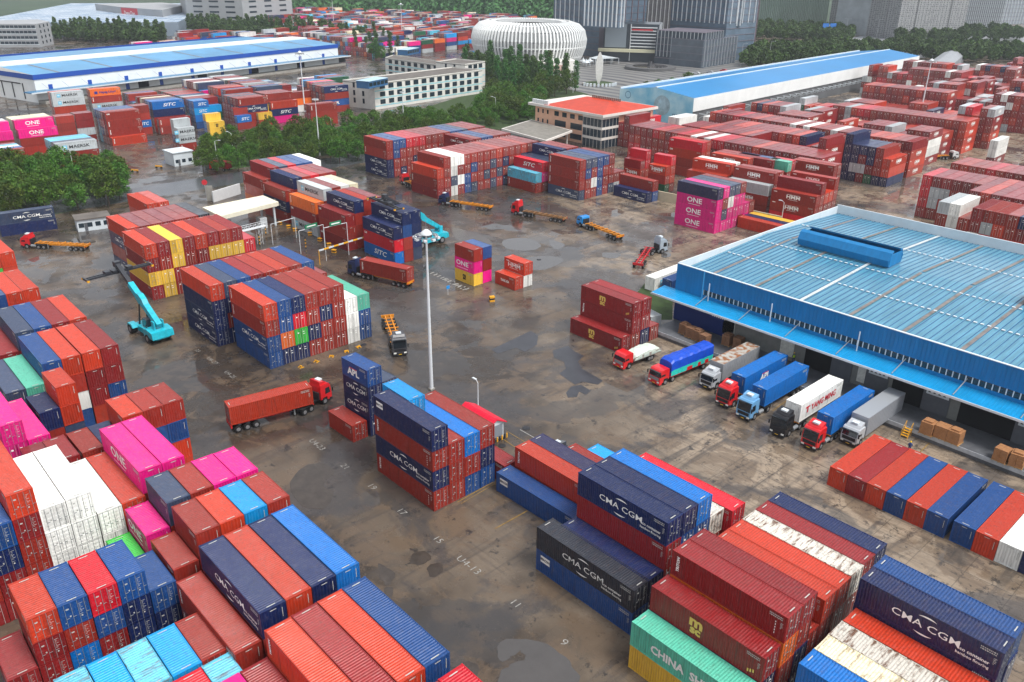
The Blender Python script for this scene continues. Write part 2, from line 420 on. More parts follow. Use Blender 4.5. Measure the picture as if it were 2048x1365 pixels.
block('four door columns at lower left', -73.8, 4.4, -1, 0, '2', 'n', 'nd nddo narb ndbc nnnb nnb', h=2.6)
block('long row under brown roof', -66.5, 18.9, 0, 0, '4', 'f', 'rrTrT +0.1 nrrnC brro nnnn rrba', h=2.82)
block('sky blue row at bottom left', -62.4, 4.4, -1, 0, '2', 'n', 'rrr rrl rrk rrl rrk rrr', h=2.6)
block('lowest sky blue row', -55.9, 4.0, -1, 0, '2', 'n', 'rrr rrl rrl rrk rrc rrl', h=2.6)
block('lowest middle row', -52.4, 15.9, 0, 0, '4', 'f', 'rrm rrd roToToT rrrd orro nrrb')
block('bottom edge row', -38.7, 18.4, 0, 0, '4', 'f', 'rrr rrrr rrrr rrrd rrrc')
# --- left middle stacks
block('stack behind reach stacker boom', -185.6, 53.4, .6, 0, '4', 'n', 'nCrnCoT drrd rrrr rdrd rrrr rrrr nnnz')
block('row behind the large stack', -201.5, 63.5, 0, 0, '4', 'n', 'rroo rroo')
block('red and yellow door stack', -172.4, 52.0, -1, 0, '4', 'n', 'dydToT yyrd rdyy ddrd rddo ddyd rdyr rdyd rrc')
block('stack with blue side walls', -143.4, 51.8, .2, 0, '4', 'n', 'nCnCno nrns nnnb rrrd rrrr rrro rrrr rrrb rrr')
block('eight column door stack', -129.5, 54.4, 0, 0, '4', 'n', 'bbCrToT ntbb nqcn rnrr rrnr rrrr www bbg')
# --- centre stack with blue roofs
block('centre stack beside tall mast', -80.6, 50.6, 0, 0, '4', 'n', 'rTnCrTnB rrr bra bnr', h=2.85)
block('sky blue one on centre stack', -82.3, 53.2, -1, 0, '2', 'n', 'k', z=8.6)
block('red one behind centre stack', -73.0, 60.9, 0, 0, '2', 'f', 'd')
block('narrow tower beside red truck', -94.4, 54.5, 2.5, 0, '2', 'n', 'nnCnCbA rrs', h=2.62)
block('narrow tower foot', -94.8, 51.9, 1.5, 0, '2', 'n', 'r', h=2.62)
# --- right of centre
block('low row in centre', -66.7, 59.3, 1, 0, '5', 'n', 'bB', h=2.8)
block('two tier row in centre', -66.2, 62.0, 0, 0, '4', 'n', 'roT bv', h=2.85)
block('pale pair behind red trailer', -62.8, 71.6, 0, 0, '4', 'n', 'k', h=2.8)
block('lower row with dark long one', -52.5, 52.6, 0, 0, '5', 'n', 'bBzC', h=2.85)
block('four tier stack with blue roofs', -51.0, 54.75, 0, 0, '4', 'n', 'nn +0.02 nrdnC bbbn bbba rru', h=2.85)
block('crimson column behind blue roofs', -51.5, 67.2, .5, 0, '5', 'n', 'rrc', h=2.85)
block('green and yellow front row', -36.3, 49.3, 0, 0, '4', 'n', 'ygN ndZ'.replace('ndZ', 'nndZ'), h=2.82)
block('maroon roofed stack', -36.2, 54.5, 0, 0, '4', 'n', 'rrtdT nnrd', h=2.82)
block('row of orange and white roofs', -36.4, 59.5, 0, 0, '4', 'n', 'rr rro rro rru rrd nnn', h=2.85)
block('big navy stack at lower right', -22.3, 63.8, 0, 0, '4', 'n', 'nnnnC nnnb', h=2.85)
block('weathered row beside navy stack', -22.1, 53.8, 0, 0, '4', 'n', 'rra rri rru rro', h=2.72)
# --- row standing end-on by the dock
block('end-on row by the loading dock', -11.1, 92.4, 0, 1, '4', 'f', 'n n w o b', h=2.8)
block('end-on row beside silver truck', -24.1, 92.3, 0, 1, '4', 'f', 'b o b o d o', h=2.8)
# --- small stacks on the open ground
block('small stack with yellow base', -130.7, 104.4, .7, 0, '2', 'f', 'yPmOr mrb', h=2.62)
block('small two tier stack', -123.3, 109.2, .1, 0, '2', 'n', 'oK woH', h=2.62)
block('gold lettered maroon stack', -95.2, 102.6, 0, 0, '4', 'n', 'dZ rdTdZ ndd', h=2.85)
block('maroon stack rear end', -89.0, 110.2, 0, 0, '2', 'n', 'r', h=2.85)
# --- toll lane stacks
block('toll lane stack back row', -216.3, 99.2, -1, 0, '4', 'f', 'toTrT rrrd rrrs rrrc rrrb rrrb rrrw')
block('toll lane stack second row', -202.2, 97.8, 0, 0, '4', 'f', 'rnCrT nrrn rrrr rrrc rrrr rrrd')
block('toll lane stack third row', -187.5, 97.4, 1, 0, '4', 'f', 'xMdXtT rrrxM rrrr rrrw rrri')
block('toll lane stack fourth row', -173.5, 97.3, 0, 0, '4', 'f', 'dXrdX rrrnC rrrr rrrd')
block('stack under second reach stacker', -158.4, 99.9, 0, 0, '4', 'f', 'aScXnC rrbnC snnn')
# --- far centre stacks
block('tree side stack', -226.1, 145.0, .4, 0, '4', 'n', 'nCnCrTr rrbb nrrb rrrc rnrc nrrc rrrr rbrr rrrr rnrr bnrb rrrb nrrs rrrr rrrr rrrd')
block('tree side stack inner row', -212.0, 166.0, 1, 0, '4', 'n', 'rrrdC rrrr rrrb rrrb rrrr rrrr rrrr')
block('long centre stack', -196.6, 141.4, .6, 0, '4', 'n', 'drToT dTrTrTr wsww rwrw bbrr srbr rrrr rsrr srsr rsro nrnr ssrr nsrr nnso rrnr rnrr')
block('stepped stack with pale blue one', -183.4, 167.3, 0, 0, '4', 'n', 'rTlE rmcS rrs rrs rrrnC rrrr rrrr')
block('six column far stack', -169.4, 170.5, .9, 0, '4', 'n', 'sCrTrTrT rrbs rwrs bbbb rrrb srrr xr rr')
block('low pair before orange office', -155.0, 183.0, 0, 0, '4', 'n', 'nC br', h=2.9)
block('magenta stack near blue roof', -125.6, 173.2, .4, 0, '4', 'n', 'mOmOmOv msrm mmws mmms rmmr mm rr')
block('low red one behind magenta stack', -113.0, 183.0, 2, 0, '4', 'n', 'o n y', h=2.7)
# --- beyond the boundary wall
block('short stack left of wall lamp', -162.2, 195.6, 4, 0, '2', 'n', 'roHd oocc', h=2.62)
block('short stack with green base', -152.4, 195.0, 4, 0, '2', 'n', 'jroH rooc', h=2.62)
block('side lettered stack behind wall', -138.9, 195.4, 5, 0, '4', 'n', 'rHrHo rrroH rrrw')
block('second side lettered row', -140.3, 208.3, 3, 0, '4', 'n', 'rrooH rrrr rrrr')
block('stack beside orange office', -162.4, 217.4, 3, 0, '4', 'n', 'rroXcX rroo')
block('side lettered row by the wall', -125.4, 195.5, 4, 0, '4', 'n', 'rHrHx rrrrH rrrr rrr')
block('maroon row by the wall', -111.4, 194.7, 4, 0, '4', 'n', 'crHrH rrrd rro rro rrrrH', h=2.82)
block('short teal stack', -124.6, 213.6, 3, 0, '2', 'n', 'rrrg rrrc')
block('far side lettered row', -119.8, 218.4, 5, 0, '4', 'n', 'rccrH rrrr')
block('far brown row', -134.5, 211.5, 4, 0, '4', 'n', 'rrrd rrrb')
# --- right hand yard, containers end-on
block('row one of right yard', -115.0, 226.0, 1.2, 1, '4', 'n', hd(rnd_cols(1, 15, 4, 4, REDS))+' rrrw drrr rrrw '+rnd_cols(2, 10, 4, 4, REDS))
block('row two of right yard', -121.5, 240.0, 1.2, 1, '4', 'n', 'dHrHrHrHd rrrr '+rnd_cols(3, 30, 3, 4, REDS))
block('navy block of right yard', -107.0, 253.2, 2, 1, '4', 'n', 'nooH nrrr jdnn dxdn nxnn nnnnn rrrd '+rnd_cols(4, 17, 3, 4, REDW))
block('row behind navy block', -108.3, 270.0, 1, 1, '4', 'n', 'oHoHoHd rrrr rrrr rrro rrro '+rnd_cols(5, 5, 4, 4, REDS)+' rrrw '+rnd_cols(6, 3, 4, 4, REDS)+' rrrw rrrr rrrw '+rnd_cols(7, 13, 4, 4, REDS))
block('row before the right mast', -111.8, 321.5, 2, 1, '4', 'n', 'oHoHoHoH rrrr crro '+rnd_cols(8, 14, 4, 4, REDS)+' rrxx rrrr rncr', h=2.85)
block('white pair of right yard', -96.5, 309.0, 3, 1, '4', 'n', 'dHwHwH', h=2.85)
block('tall row beyond right mast', -118.0, 352.0, 4, 1, '4', 'n', hd(rnd_cols(9, 20, 3, 4, REDS)), h=2.85)
block('fifth tier row', -138.0, 368.5, 4, 1, '4', 'n', hd(rnd_cols(10, 14, 5, 5, REDS)), h=2.85)
for i, (yy, xx, n) in enumerate([(338, -109, 6), (384, -95, 12), (398, -128, 22), (414, -110, 20), (430, -100, 12), (446, -150, 24), (462, -120, 16), (480, -150, 22), (500, -110, 12), (520, -150, 20), (545, -140, 14), (395, -60, 8), (365, -60, 8), (450, -60, 12), (490, -50, 12)]):
    block('back rows of right yard %s' % 'abcdefghijklmnop'[i], xx, yy, 4.5, 1, '4', 'n', hd(rnd_cols(20+i, n, 3, 5, REDW)), h=2.85)
for i, (yy, xx, n) in enumerate([(285.5, -153, 14), (301.5, -156, 12), (336, -130, 14), (243, -206, 0), (306, -114, 9), (291, -112, 9)]):
    if n: block('filled rows before the blue shed %s' % 'abcdef'[i], xx, yy, 2.5, 1, '4', 'n', hd(rnd_cols(150+i, n, 3, 4, REDW)), h=2.85)
for i, (yy, xx, c) in enumerate([(287, -140, 'rrooH rooH iiiH ii'), (301, -140, 'rooH rrr iii tt'), (273, -176, 'rroH iidd'), (273, -184, 'jbo jjw'), (262, -192, 'rrw rcw'), (250, -200, 'cccH rrj'), (330, -170, 'rrcH rioH'), (345, -185, 'roH rjx'), (380, -215, 'wjoH rrr')]):
    block('stacks by the blue roofed shed %s' % 'abcdefghij'[i], xx, yy, 3, 1, '4', 'n', c, h=2.85)
block('right edge row one', -50.0, 229.5, 1.5, 1, '4', 'n', rnd_cols(11, 12, 4, 4, REDS)+' rrxd rxxd dccc', h=2.82)
block('right edge row two', -46.0, 262.0, -1.5, 1, '4', 'n', rnd_cols(12, 19, 3, 3, REDS), h=2.82)
block('right edge row three', -30.0, 220.0, 0, 1, '4', 'n', rnd_cols(13, 17, 4, 4, REDS), h=2.85)
block('right edge row four', -30.8, 205.0, 1, 1, '4', 'n', rnd_cols(14, 14, 4, 4, REDW)+' drr xxww gdrx', h=2.8)
block('right edge row five', -45.0, 290.0, -1, 1, '4', 'n', rnd_cols(15, 14, 3, 3, REDS), h=2.82)
block('right edge row six', -45.0, 305.0, -1, 1, '4', 'n', rnd_cols(16, 12, 2, 3, REDS), h=2.82)
# --- far left yard
block('front red row left', -287.0, 51.4, 0, 1, '4', 'n', 'rrrT rra rrw rrl rrr')
block('front pale row left', -287.6, 72.3, -1, 1, '4', 'n', 'rrxM llv lll lll rrl')
block('magenta stack left', -319.3, 56.0, 0, 1, '4', 'n', 'rrmO rrrmO rrrw wwww')
block('magenta stack by pale ends', -319.3, 69.8, 0, 1, '4', 'n', 'rrmO rrrmO iiii iiii iiii')
block('short brick pair left', -327.0, 84.0, -1, 1, '2', 'n', 'rrrr rrrd rrr', h=2.6)
block('short pale blue pair left', -309.0, 80.0, 0, 1, '2', 'n', 'kkS bb', h=2.6)
block('short maroon stack left', -329.0, 91.0, 0, 1, '2', 'n', 'rxdd rrdd', h=2.6)
block('red stack beside open lane', -316.5, 98.2, 0, 1, '4', 'n', 'oT rTrTrTrX rdcr rbrb llbb rrrb', h=2.82)
block('short red stack with blue middle', -330.5, 111.8, 0, 1, '2', 'n', 'raSrr rrrr', h=2.7)
block('red pair under bright blue', -327.0, 119.5, -1, 1, '4', 'n', 'rTrT +2.2 rrnaS rrba rrrb', h=2.85)
block('grey lettered tower left', -381.2, 98.3, 0, 1, '4', 'n', 'roxMxM rroo')
block('orange topped tower left', -381.0, 113.0, -1, 1, '4', 'n', 'xMxMrTtJ rrrr')
block('short pale blue tower', -329.0, 134.5, 0, 1, '2', 'n', 'bakSaS bbkk llbb', h=2.65)
block('dark red stack with side wall', -319.8, 148.7, 0, 1, '4', 'n', 'rrnCrT rnrr snnr rrrs rrrr rdrs')
block('red and navy stack left', -321.0, 162.8, 0, 1, '4', 'n', 'mnSoT +1.5 rrrrT rrrd drrr rrrr')
block('yellow and blue front row', -311.0, 132.0, 0, 1, '2', 'n', 'yyP aky', h=2.65)
block('short blue row by trees', -317.0, 146.0, 0, 1, '2', 'n', 'raS rrr', h=2.65)
block('short yellow row by trees', -318.0, 155.5, 0, 1, '2', 'n', 'ryP rry', h=2.65)
block('grey short stack by gatehouse', -292.0, 112.5, 2, 1, '2', 'n', 'rTxMxM rbxx', h=2.65)
block('red stack by pale building', -305.0, 171.5, -1, 1, '4', 'n', 'rrrT rrr')
block('navy stack by pale building', -328.7, 192.4, 0, 1, '4', 'n', 'rbArnC rsrr rrnr rrrs rrrr')
for i, (yy, xx, n, lo, hi) in enumerate([(127, -350, 14, 2, 3), (141, -346, 16, 2, 3), (155, -344, 18, 2, 4), (169, -342, 20, 2, 4), (183, -340, 20, 2, 3), (206, -350, 16, 1, 3), (220, -372, 12, 1, 3)]):
    block('inner rows of left yard %s' % 'abcdefgh'[i], xx, yy, 0, 1, '4', 'n', rnd_cols(40+i, n, lo, hi, YARD), h=2.85)
for i, (yy, xx, n, lo, hi) in enumerate([(18, -300, 5, 1, 2), (38, -305, 8, 1, 3)]):
    block('left margin rows %s' % 'ab'[i], xx, yy, 0, 1, '4', 'n', rnd_cols(50+i, n, lo, hi, YARD), h=2.85)
# --- beyond the white warehouse and up to the wooded hill
block('magenta row beyond warehouse', -575.0, 205.0, 14, 1, '4', 'n', 'rrmO rdmm rrww rrir', h=2.85)
block('second magenta row beyond warehouse', -572.0, 222.0, 14, 1, '4', 'n', 'rrmO rrrr rrwi rrrr', h=2.85)
for i in range(22):
    u = i*13.6
    block('yard beyond warehouse %s' % 'abcdefghijklmnopqrstuvwxyz'[i], -(560-.0*u)-(u*.24)+35*(i > 12), 130+u, 14, 1, '4', 'n', rnd_cols(60+i, 14+(i > 9)*12, 1, 4 if i > 9 else 2, YARD), h=2.85)
def px_of(x, y, z=0):
    d = Vector((x, y, z-CAM_H)); w = d.dot(CF); return 1024+F_PX*d.dot(CR)/w, 682.5-F_PX*d.dot(CU)/w
for a_ in range(7):
    for i in range(20):
        xx, yy = -500-a_*78-i*3.1, 340+a_*22+i*13.6; u_, v_ = px_of(xx-25, yy)
        if 585 < u_ < 1110 and v_ > 34+(u_-600)*.035 and not (930 < u_ and v_ > 96): block('yard before wooded hill %s %s' % ('abcdefghij'[a_], 'abcdefghijklmnopqrst'[i]), xx, yy, 13, 1, '4', 'n', rnd_cols(90+i+30*a_, 27, 2, 4, YARD), h=2.85)

# --- which containers show, and how large: rays through a grid over the picture
def look_at_boxes():
    v, f, own = [], [], []
    for i, b in enumerate(BOX):
        k = len(v)
        for X in (0, b['L']):
            for Y in (0, CW):
                for Z in (0, b['h']): v.append(b['M'] @ Vector((X, Y, Z)))
        for q in ((0, 1, 3, 2), (4, 6, 7, 5), (0, 4, 5, 1), (2, 3, 7, 6), (1, 5, 7, 3), (0, 2, 6, 4)): f.append([k+a for a in q]); own.append(i)
    for (x0, x1, y0, y1, z1) in ((-85, 40, 119.5, 180, 12), ):
        k = len(v)
        for X in (x0, x1):
            for Y in (y0, y1):
                for Z in (0, z1): v.append(Vector((X, Y, Z)))
        for q in ((0, 1, 3, 2), (4, 6, 7, 5), (0, 4, 5, 1), (2, 3, 7, 6), (1, 5, 7, 3), (0, 2, 6, 4)): f.append([k+a for a in q]); own.append(-1)
    tree = BVHTree.FromPolygons(v, f); o = Vector((0, 0, CAM_H))
    for b in BOX: b['hits'] = 0
    for py in range(0, 1365, 4):
        for px in range(0, 2048, 4):
            d = CR*((px-1024)/F_PX) + CU*(-(py-682.5)/F_PX) + CF
            h = tree.ray_cast(o, d)
            if h[2] is not None and own[h[2]] >= 0: BOX[own[h[2]]]['hits'] += 1
look_at_boxes()
order = sorted(BOX, key=lambda b: -b['hits'])
N_OWN, N_FULL = 285, 130
for i, b in enumerate(order): b['lod'] = 0 if i < N_FULL and b['hits'] else 1 if i < N_OWN and b['hits'] else 2

ORD = ['front', 'second', 'third', 'fourth', 'fifth', 'sixth', 'seventh', 'eighth', 'ninth', 'tenth', 'eleventh', 'twelfth', 'thirteenth', 'fourteenth', 'fifteenth', 'sixteenth', 'seventeenth', 'eighteenth', 'nineteenth', 'twentieth', 'twenty-first', 'twenty-second', 'twenty-third', 'twenty-fourth', 'twenty-fifth', 'twenty-sixth', 'twenty-seventh', 'twenty-eighth', 'twenty-ninth', 'thirtieth']
TIER = ['bottom tier', 'second tier', 'third tier', 'fourth tier', 'fifth tier', 'sixth tier']
def label_of(b):
    tier = 'top tier' if b['k'] == b['n']-1 and b['n'] > 1 else TIER[b['k']]
    c = PAL[b['col']][0]; lg = LOGO_WORD.get(b['logo'], '')
    s = f"{lg+' ' if lg and b['logo'] not in 'T' else ''}{c} container, {tier}"
    if b['nc'] > 1: s += f", {ORD[b['j']]} column"
    return s + ', ' + ' '.join((ORD[ord(w)-97] if len(w) == 1 and w != 'a' or w == 'a' and i > 2 else w) for i, w in enumerate(b['phrase'].split()))

def make_container(b):
    L = b['L']; d = cmeshes(L, b['lod'] != 0); color = lin(PAL[b['col']][1])
    color = color[:3]+((.0 if b['col'] in 'u' else .35 if b['col'] in 'li' else .9+.1*((b['j']*7+b['k']*3) % 3 > 0)),)
    r = thing('shipping_container', label_of(b), 'container', group='shipping containers stacked in the yard')
    r.matrix_world = b['M'] @ Matrix.Diagonal((1, 1, b['h']/HH, 1))
    # doors sit at the end x = L of the drawing; turn the parts when they belong at the other end
    near_hi = (b['ax'] == 0); doors_hi = (b['door'] == 'n') == near_hi
    flip = Matrix.Identity(4) if doors_hi else Matrix.Translation((L, CW, 0)) @ Matrix.Rotation(math.pi, 4, 'Z')
    def part(name, me, M=Matrix.Identity(4), parent=None):
        o = put(name, me, parent or r); o.matrix_parent_inverse = Matrix.Identity(4); o.matrix_basis = M; o.color = color; return o
    part('frame', d['frame']); part('side_panel', d['side_panel'])
    part('side_panel', d['side_panel'], Matrix.Translation((L, CW, 0)) @ Matrix.Rotation(math.pi, 4, 'Z'))
    part('end_panel', d['end_panel'], flip); part('roof_panel', d['roof_panel'])
    for k in (0, 1):
        M = flip @ Matrix.Translation((0, .14+k*(CW-.28)/2, 0))
        o = part('door', d['door%d' % k], M)
        if b['lod'] == 0:
            for y in (.3, .86): part('lock_rod', d['lock_rod'], Matrix.Translation((0, y, 0)), o)
    if b['logo']: part('lettering', logo_mesh(b['logo'], L))
    return r

for b in BOX:
    if b['lod'] < 2: make_container(b)

mass = MB()
for b in BOX:
    if b['lod'] < 2: continue
    M, L, h = b['M'], b['L'], b['h']; c = lin(PAL[b['col']][1])
    k = 1+.16*math.sin(b['j']*12.9+b['k']*78.2+M.translation.x); mass.pc = tuple(min(1, v*k) for v in c[:3])+(1,)
    mass.mt(0); mass.box(0.02, L-.02, .03, CW-.03, 0.04, h-.03, M)
    if b['hits'] > 0:
        near_hi = (b['ax'] == 0); e = L if near_hi else 0; s = 1 if near_hi else -1
        # frame at the near end and along the top, door rods, plates
        for y in (0, CW-.12): mass.box(min(e, e-s*.16), max(e, e-s*.16), y, y+.12, 0, h, M)
        mass.box(min(e+s*.0, e-s*.14), max(e, e-s*.14), .12, CW-.12, h-.12, h-.005, M)
        mass.box(.16, L-.16, 0, .07, h-.11, h-.004, M); mass.box(.16, L-.16, CW-.07, CW, h-.11, h-.004, M)
        mass.pc = (.55, .53, .5, 1)
        if b['door'] == 'n':
            for y in (.42, .98, 1.42, 1.98): mass.box(min(e, e+s*.05), max(e, e+s*.05), y, y+.03, .1, h-.15, M)
            mass.pc = tuple(v*.25 for v in c[:3])+(1,); mass.box(min(e, e+s*.01), max(e, e+s*.01), CW/2-.04, CW/2+.04, .1, h-.15, M)
            mass.mt(1)
            mass.box(min(e, e+s*.02), max(e, e+s*.02), .55, .8, h*.7, h*.77, M); mass.box(min(e, e+s*.02), max(e, e+s*.02), 1.5, 1.85, h*.6, h*.63, M); mass.box(min(e, e+s*.02), max(e, e+s*.02), 1.5, 1.8, h*.74, h*.77, M)
        if b['logo']:
            mass.mt(1); mb = MB(); logo_into(mb, b['logo'], L); k0 = len(mass.v); S = M @ Matrix.Diagonal((1, 1, h/HH, 1))
            mass.v += [tuple(S @ Vector(p)) for p in mb.v]
            for f, m in zip(mb.f, mb.m): mass.f.append(tuple(k0+i for i in f)); mass.m.append(m+1); mass.c.append(None)
mo = mass.obj('distant_container_stacks', [PAINT_M]+LOGO_MATS)
tag(mo, 'mass of red, blue and white container stacks filling the far yards', 'containers', kind='stuff')
# ------------------------------------------------------------------ ground
def ground_material():
    m, n, l, b = nodes('wet_yard_paving')
    geo = n.new('ShaderNodeNewGeometry'); P = geo.outputs['Position']
    def mapping(sc, rot=0):
        x = n.new('ShaderNodeMapping'); x.inputs['Scale'].default_value = sc; x.inputs['Rotation'].default_value = (0, 0, rot); l.new(P, x.inputs[0]); return x.outputs[0]
    def noise(scale, det=6, r=.6, v=None, dist=0.0):
        x = n.new('ShaderNodeTexNoise'); x.inputs['Scale'].default_value = scale; x.inputs['Detail'].default_value = det
        x.inputs['Roughness'].default_value = r; x.inputs['Distortion'].default_value = dist; l.new(v or P, x.inputs['Vector']); return x.outputs['Fac']
    def mr(s, a, b2, lo=0, hi=1):
        r = n.new('ShaderNodeMapRange'); r.interpolation_type = 'SMOOTHSTEP'
        for i, v in enumerate((a, b2, lo, hi)): r.inputs[i+1].default_value = v
        l.new(s, r.inputs[0]); return r.outputs[0]
    def mix(f, x, y):
        k = n.new('ShaderNodeMix'); k.data_type = 'RGBA'
        if isinstance(f, float): k.inputs[0].default_value = f
        else: l.new(f, k.inputs[0])
        for s, v in ((k.inputs[6], x), (k.inputs[7], y)):
            if isinstance(v, tuple): s.default_value = v
            else: l.new(v, s)
        return k.outputs[2]
    def mul(x, y):
        k = n.new('ShaderNodeMath'); k.operation = 'MULTIPLY'
        for s, v in ((k.inputs[0], x), (k.inputs[1], y)):
            if isinstance(v, float): s.default_value = v
            else: l.new(v, s)
        return k.outputs[0]
    sx = n.new('ShaderNodeSeparateXYZ'); l.new(P, sx.inputs[0])
    # worn light concrete towards the dock, darker oily paving towards the stacks
    dot = n.new('ShaderNodeVectorMath'); dot.operation = 'DOT_PRODUCT'; dot.inputs[1].default_value = (.72, .69, 0); l.new(P, dot.inputs[0])
    near_dock = mr(dot.outputs['Value'], -16, 28); slabs = mr(dot.outputs['Value'], -4, 24)
    wob = noise(.035, 4); k = n.new('ShaderNodeMath'); k.operation = 'ADD'; l.new(near_dock, k.inputs[0]); l.new(mr(wob, .35, .65, -.35, .35), k.inputs[1]); k.use_clamp = True
    c = mix(k.outputs[0], (.040, .030, .022, 1), (.29, .228, .165, 1))
    c = mix(mr(noise(.13, 8, .68, None, .8), .48, .56, 0, .68), c, (.125, .088, .058, 1))     # tan worn concrete showing through
    c = mix(mr(noise(.05, 7, .62, None, .6), .50, .57, 0, .75), c, (.050, .048, .050, 1))       # grey asphalt repairs
    tf = mapping((.14, 1.3, .5), math.radians(3)); c = mix(mul(mr(noise(1.3, 8, .7, tf, .2), .48, .62, 0, .5), k.outputs[0]), c, (.10, .075, .055, 1))   # fine drag marks in the lanes
    tr = mapping((.55, .07, .5), math.radians(38)); c = mix(mr(noise(1.0, 7, .62, tr, .5), .5, .68, 0, .6), c, (.045, .040, .038, 1))   # tyre tracks
    tr2 = mapping((.08, .7, .5), math.radians(-8)); c = mix(mr(noise(1.1, 6, .6, tr2, .3), .54, .70, 0, .45), c, (.05, .043, .038, 1))
    c = mix(mr(noise(.42, 8, .7), .585, .63, 0, .8), c, (.028, .025, .024, 1)); c = mix(mr(noise(1.5, 6, .75), .60, .66, 0, .6), c, (.03, .026, .024, 1))                   # oil spots
    c = mix(mr(noise(2.6, 6, .75), .56, .68, 0, .30), c, (.24, .19, .145, 1))                    # grit
    # cracks and slab joints
    vo = n.new('ShaderNodeTexVoronoi'); vo.feature = 'DISTANCE_TO_EDGE'; vo.inputs['Scale'].default_value = .22
    ad = n.new('ShaderNodeVectorMath'); ad.operation = 'ADD'; nv = n.new('ShaderNodeTexNoise'); nv.inputs['Scale'].default_value = .9; l.new(P, nv.inputs['Vector'])
    sc = n.new('ShaderNodeVectorMath'); sc.operation = 'SCALE'; sc.inputs['Scale'].default_value = 2.6; l.new(nv.outputs['Color'], sc.inputs[0]); l.new(P, ad.inputs[0]); l.new(sc.outputs[0], ad.inputs[1]); l.new(ad.outputs[0], vo.inputs['Vector'])
    crack = mr(vo.outputs['Distance'], .0, .022, 1, 0); gate = mr(noise(.07, 3), .38, .52)
    c = mix(mul(mul(mul(crack, gate), slabs), .75), c, (.035, .03, .028, 1))
    br = n.new('ShaderNodeTexBrick'); br.offset = 0; br.inputs['Scale'].default_value = .2; br.inputs['Mortar Size'].default_value = .012; br.inputs['Brick Width'].default_value = 1.0; br.inputs['Row Height'].default_value = .8
    l.new(P, br.inputs['Vector']); br.inputs['Color1'].default_value = (0, 0, 0, 1); br.inputs['Color2'].default_value = (0, 0, 0, 1); br.inputs['Mortar'].default_value = (1, 1, 1, 1)
    c = mix(mul(mul(br.outputs['Fac'], slabs), .42), c, (.03, .027, .025, 1))
    pud = mr(noise(.085, 5, .55, None, .3), .545, .585)          # standing water
    c = mix(mul(pud, .55), c, (.05, .048, .048, 1))
    l.new(c, b.inputs['Base Color'])
    rg = mr(noise(.16, 5), .35, .65, .10, .46)
    k2 = n.new('ShaderNodeMix'); l.new(pud, k2.inputs[0]); l.new(rg, k2.inputs[2]); k2.inputs[3].default_value = .03
    l.new(k2.outputs[0], b.inputs['Roughness'])
    bu = n.new('ShaderNodeBump'); bu.inputs['Distance'].default_value = .02; l.new(noise(3.0, 6, .7), bu.inputs['Height'])
    inv = n.new('ShaderNodeMath'); inv.operation = 'SUBTRACT'; inv.inputs[0].default_value = 1; l.new(pud, inv.inputs[1]); l.new(mul(inv.outputs[0], .35), bu.inputs['Strength'])
    l.new(bu.outputs[0], b.inputs['Normal']); b.inputs['Specular IOR Level'].default_value = .36
    return m

def sheet(name, pts, z, m, kind='structure'):
    b = MB(); b.poly([(x, y, z) for x, y in pts]); o = b.obj(name, m); tag(o, kind=kind); return o

g = MB(); g.poly([(-4500, -900, 0), (900, -900, 0), (900, 4500, 0), (-4500, 4500, 0)])
tag(g.obj('ground', ground_material()), kind='structure')
ASPH = mat('wet_asphalt', (74, 76, 80), .22, noise=.35, scale=.15)
GRASS = mat('grass_green', (52, 72, 32), .9, noise=.5, scale=.6)
def plaza_mat():
    m, n, l, b = nodes('plaza_paving'); t = n.new('ShaderNodeNewGeometry'); w = n.new('ShaderNodeTexWave'); w.wave_type = 'RINGS'; w.inputs['Scale'].default_value = .035; w.inputs['Distortion'].default_value = 9; w.inputs['Detail'].default_value = 1; w.inputs['Detail Scale'].default_value = .3
    q = n.new('ShaderNodeMapping'); p = at(1300, 138); q.inputs['Location'].default_value = (-p.x, -p.y, 0); l.new(t.outputs['Position'], q.inputs[0]); l.new(q.outputs[0], w.inputs['Vector'])
    r = n.new('ShaderNodeValToRGB'); l.new(w.outputs['Fac'], r.inputs[0]); r.color_ramp.elements[0].position = .42; r.color_ramp.elements[0].color = lin((86, 86, 88)); r.color_ramp.elements[1].position = .55; r.color_ramp.elements[1].color = lin((134, 132, 128)); l.new(r.outputs[0], b.inputs['Base Color']); b.inputs['Roughness'].default_value = .4; return m
PAVE = plaza_mat()
sheet('road', [(-252, 50), (-238, 52), (-236, 262), (-250, 262)], .008, ASPH)
sheet('verge', [(-296, 124), (-256, 112), (-252, 265), (-300, 330), (-420, 330), (-345, 300), (-300, 205)], .006, GRASS)
sheet('verge', [(-290, 34), (-236, 38), (-238, 66), (-258, 76), (-290, 78)], .006, GRASS)
sheet('plaza', [tuple(at(u, v)[:2]) for u, v in ((1085, 165), (1240, 205), (1520, 150), (1480, 120), (1350, 118), (1150, 118))], .010, PAVE)
sheet('boulevard', [tuple(at(u, v)[:2]) for u, v in ((1480, 112), (1600, 140), (2100, 92), (2100, 66), (1800, 60))], .012, mat('road_pale', (150, 152, 156), .4, noise=.2, scale=.05))
sheet('verge', [tuple(at(u, v)[:2]) for u, v in ((1300, 560-5), (1345, 600), (1345, 640), (1275, 640), (1262, 600))], .014, GRASS)
sheet('far_ground', [(-4400, 200), (-830, 200), (-330, 1400), (-200, 4400), (-4400, 4400)], .02, mat('far_green', (54, 74, 50), .9, noise=.4, scale=.01))

